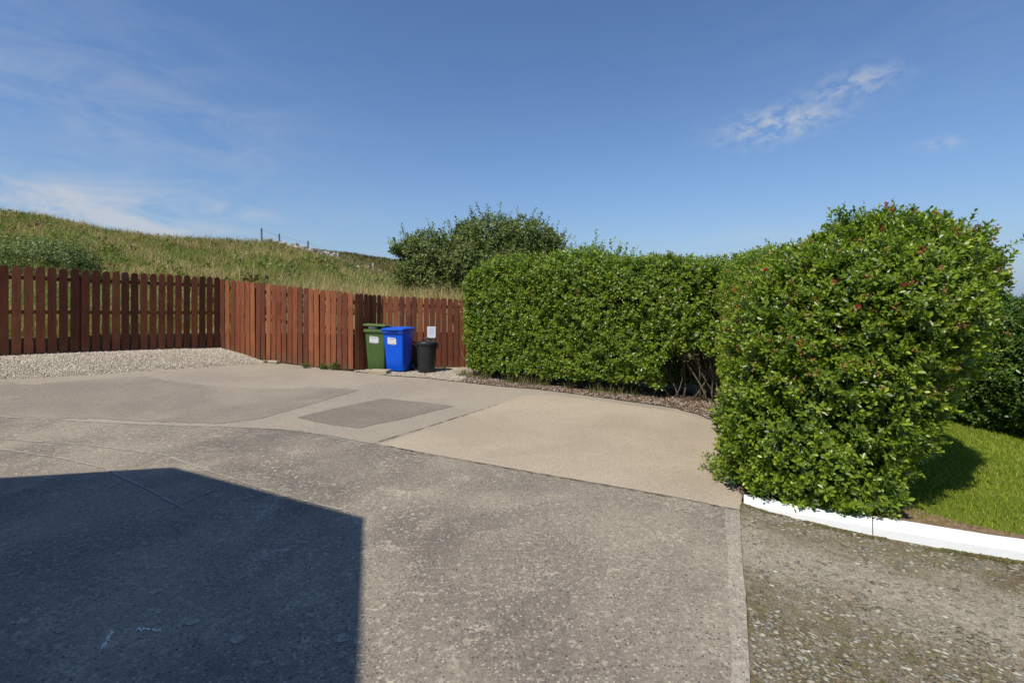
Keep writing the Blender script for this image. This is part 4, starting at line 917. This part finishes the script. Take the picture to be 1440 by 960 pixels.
for px, y0, y1, pale, lab in ((368, 338, 323, 0, 'leftmost grey wooden post on the hill ridge above the fence'), (393, 343, 331, 0, 'second grey post from the left, at the stone heap'), (433, 353, 341, 0, 'dark post standing out at the right of the pale stones'), (475, 366, 357, 1, 'pale post on the slope right of the stone heap'), (525, 382, 372, 1, 'lowest pale post near the broadleaf tree')):
    p = hill_pt(px, y0); p.z = hill_z(p.x / p.y, p.y); zt = EYE + (YH - y1) * p.y / F; H = max(.8, zt - p.z + .12); w = .09 if not pale else .13
    bm = bmesh.new(); box_bm(bm, w, w, H + .3, (0, 0, (H - .3) / 2), Matrix.Rotation(R(random.uniform(-3, 3)), 3, 'Y'), .01)
    o = from_bm('fence_post', bm, M['post_pale' if pale else 'post']); o.location = p; tag(o, lab, 'fence post', 'wire fence posts on the hill ridge'); tops.append(p + Vector((0, 0, H * .85)))
bm = tube([tops[0], tops[1], tops[2], tops[3], tops[4]], [.012] * 5, 4); o = from_bm('wire', bm, M['wire']); tag(o, 'thin sagging wire strung between the posts on the ridge', 'wire')

# --- lawn grass
n = 120000; P = np.stack([rng.uniform(2.6, 7.0, n), rng.uniform(2.2, 8.0, n), np.full(n, .064)], 1)
ka = np.array([p[:2] for p in bk]); ky = np.interp(P[:, 0], ka[:, 0], ka[:, 1]); dk = P[:, 1] - ky
k = (dk > .03) & (P[:, 0] > 2.45 + (P[:, 1] - 4.7) * 1.06) & (rng.random(n) < np.clip(dk * 2.2, .12, 1)); P, dk = P[k], dk[k]; n = len(P)
c = pick([(.24, .32, .025), (.30, .38, .035), (.19, .27, .02), (.36, .40, .06)], n); dry = pick([(.30, .20, .10), (.36, .26, .13), (.2, .13, .06)], n)
w = (rng.random(n) < np.clip(.85 - dk * 4.2 + .2 * wob(P[:, 0], P[:, 1], 0, 4), .035, .9)); c[w] = dry[w]
c *= (1 + .12 * wob(P[:, 0], P[:, 1], 0, 1.2))[:, None]
tag(link('lawn_grass', blades('lawn_grass', P, rng.uniform(.02, .05, n), .0055, c, .45), M['grass']), 'short mown grass blades of the lawn', kind='stuff')
soil = drape('soil_strip', [Vector((p.x, p.y + .03, 0)) for p in LAWN_EDGE[::-1]] + [gp(1600, 766, .1), gp(1440, 747, .1), gp(1360, 731, .1), gp(1290, 712, .1), gp(1240, 670, .1), gp(1150, 640, .1), gp(1060, 640, .1)], .004, M['soil'], step=.5, fn=lawn_z, rag=.008)
soil_tip = drape('soil_strip', [gp(1045, 693, .03), gp(1062, 695, .04), gp(1075, 690, .05), gp(1060, 660, .03), gp(1030, 660, .02), gp(1040, 690, .02)], .007, M['soil'], step=.5, fn=lawn_z)
tag(soil_tip, 'small patch of bare earth at the kerb tip under the bush', kind='structure')
tag(soil, 'bare brown earth between kerb and lawn', kind='structure')

# --- weeds
def weed(px, py, s, label, cols=None):
    c = gp(px, py); n = int(46 * s); P = np.array([(c.x + random.gauss(0, .045 * s), c.y + random.gauss(0, .04), c.z + random.uniform(.01, .12 * s)) for _ in range(n)])
    o = leaves('weed', P, unit(rng.normal(0, .5, (n, 3)) + [0, 0, 1]), 4, (.03, .055), LEAF2, cols or [(.09, .15, .03), (.12, .17, .04)], M['leaf_matt'], None, (20, 90)); del o['kind']; tag(o, label, 'weed')
weed(430, 517, .9, 'small green weed at the foot of the sunlit fence, leftmost one'); weed(455, 519, 1.0, 'green weed at the foot of the sunlit fence, middle one'); weed(471, 520, 1.5, 'largest green weed at the foot of the sunlit fence nearest the bins')
weed(1068, 694, 1.0, 'yellowish weed behind the left tip of the white kerb', [(.22, .2, .04), (.12, .15, .03)]); weed(1165, 713, 1.6, 'tuft of weeds under the big bush just behind the kerb')
# moss along the kerb foot
n = 2600; tt_ = rng.random(n); i = np.minimum((tt_ * (len(fr) - 2)).astype(int), len(fr) - 2); f_ = rng.random(n); fa3 = np.array([p[:] for p in fr]); Pm_ = fa3[i] * (1 - f_)[:, None] + fa3[i + 1] * f_[:, None]
Pm_[:, 1] -= np.abs(rng.normal(0, .035, n)); Pm_[:, 2] = -.01; k = wob(Pm_[:, 0], Pm_[:, 1], 0, 5) > -.1; Pm_ = Pm_[k]
tag(link('moss', pebbles('moss', Pm_, (.008, .022), [(.09, .09, .025), (.12, .12, .03), (.10, .07, .03), (.16, .13, .05)], OCT, flat=(.3, .7)), M['pebble']), 'moss and grit along the foot of the white kerb', kind='stuff')

# ---------------------------------------------------------------- house that throws the shadow (behind and left of the camera)
def shadow_src(p, H): L = H / math.tan(R(SUN_EL)); return Vector((p.x - math.sin(R(SUN_AZ)) * L, p.y - math.cos(R(SUN_AZ)) * L))
H = 4.6; q = [shadow_src(gp(*p), H) for p in ((0, 672), (245, 657), (513, 728), (508, 960))]
d0 = (q[0] - q[1]).normalized(); d3 = (q[3] - q[2]).normalized()
outl = [q[0] + d0 * 4.0, q[0], q[1], q[2], q[3], q[3] + d3 * .8, q[3] + d3 * .8 + Vector((0, -7)), q[0] + d0 * 4.0 + Vector((0, -9))]
house = empty('house', (q[2].x - .6, q[2].y - .8, 0), 0, 'flat roofed house bay beside the driveway that casts the large shadow', 'house')
def prism(poly, z0, z1):
    bm = bmesh.new(); a = [bm.verts.new((p.x - house.location.x, p.y - house.location.y, z0)) for p in poly]; b = [bm.verts.new((p.x - house.location.x, p.y - house.location.y, z1)) for p in poly]
    bm.faces.new(a); bm.faces.new(b[::-1])
    for i in range(len(a)): bm.faces.new((a[i], a[(i + 1) % len(a)], b[(i + 1) % len(a)], b[i]))
    return bm
cen = sum(outl, Vector((0, 0))) / len(outl); inner = [p + (cen - p).normalized() * .28 for p in outl]
from_bm('wall', prism(inner, 0, H - .16), M['render'], house); from_bm('roof', prism(outl, H - .16, H), M['black_plastic'], house)
for a, b in ((inner[2], inner[3]), (inner[3], inner[4])):
    dd2 = (b - a); nn2 = Vector((-dd2.y, dd2.x)).normalized(); nn2 = nn2 if nn2.dot((a + b) / 2 - cen) > 0 else -nn2; c2 = (a + b) / 2; ang = math.atan2(dd2.y, dd2.x)
    bm = bmesh.new(); box_bm(bm, dd2.length * .6, .08, 1.3, (0, 0, 0), None, .01); o = from_bm('window', bm, M['white_paint'], house); o.location = (c2.x + nn2.x * .03 - house.location.x, c2.y + nn2.y * .03 - house.location.y, 1.7); o.rotation_euler = (0, 0, ang)
    bm = bmesh.new(); box_bm(bm, dd2.length * .6 - .14, .10, 1.16, (0, 0, 0)); o2 = from_bm('pane', bm, M['glass'], o)
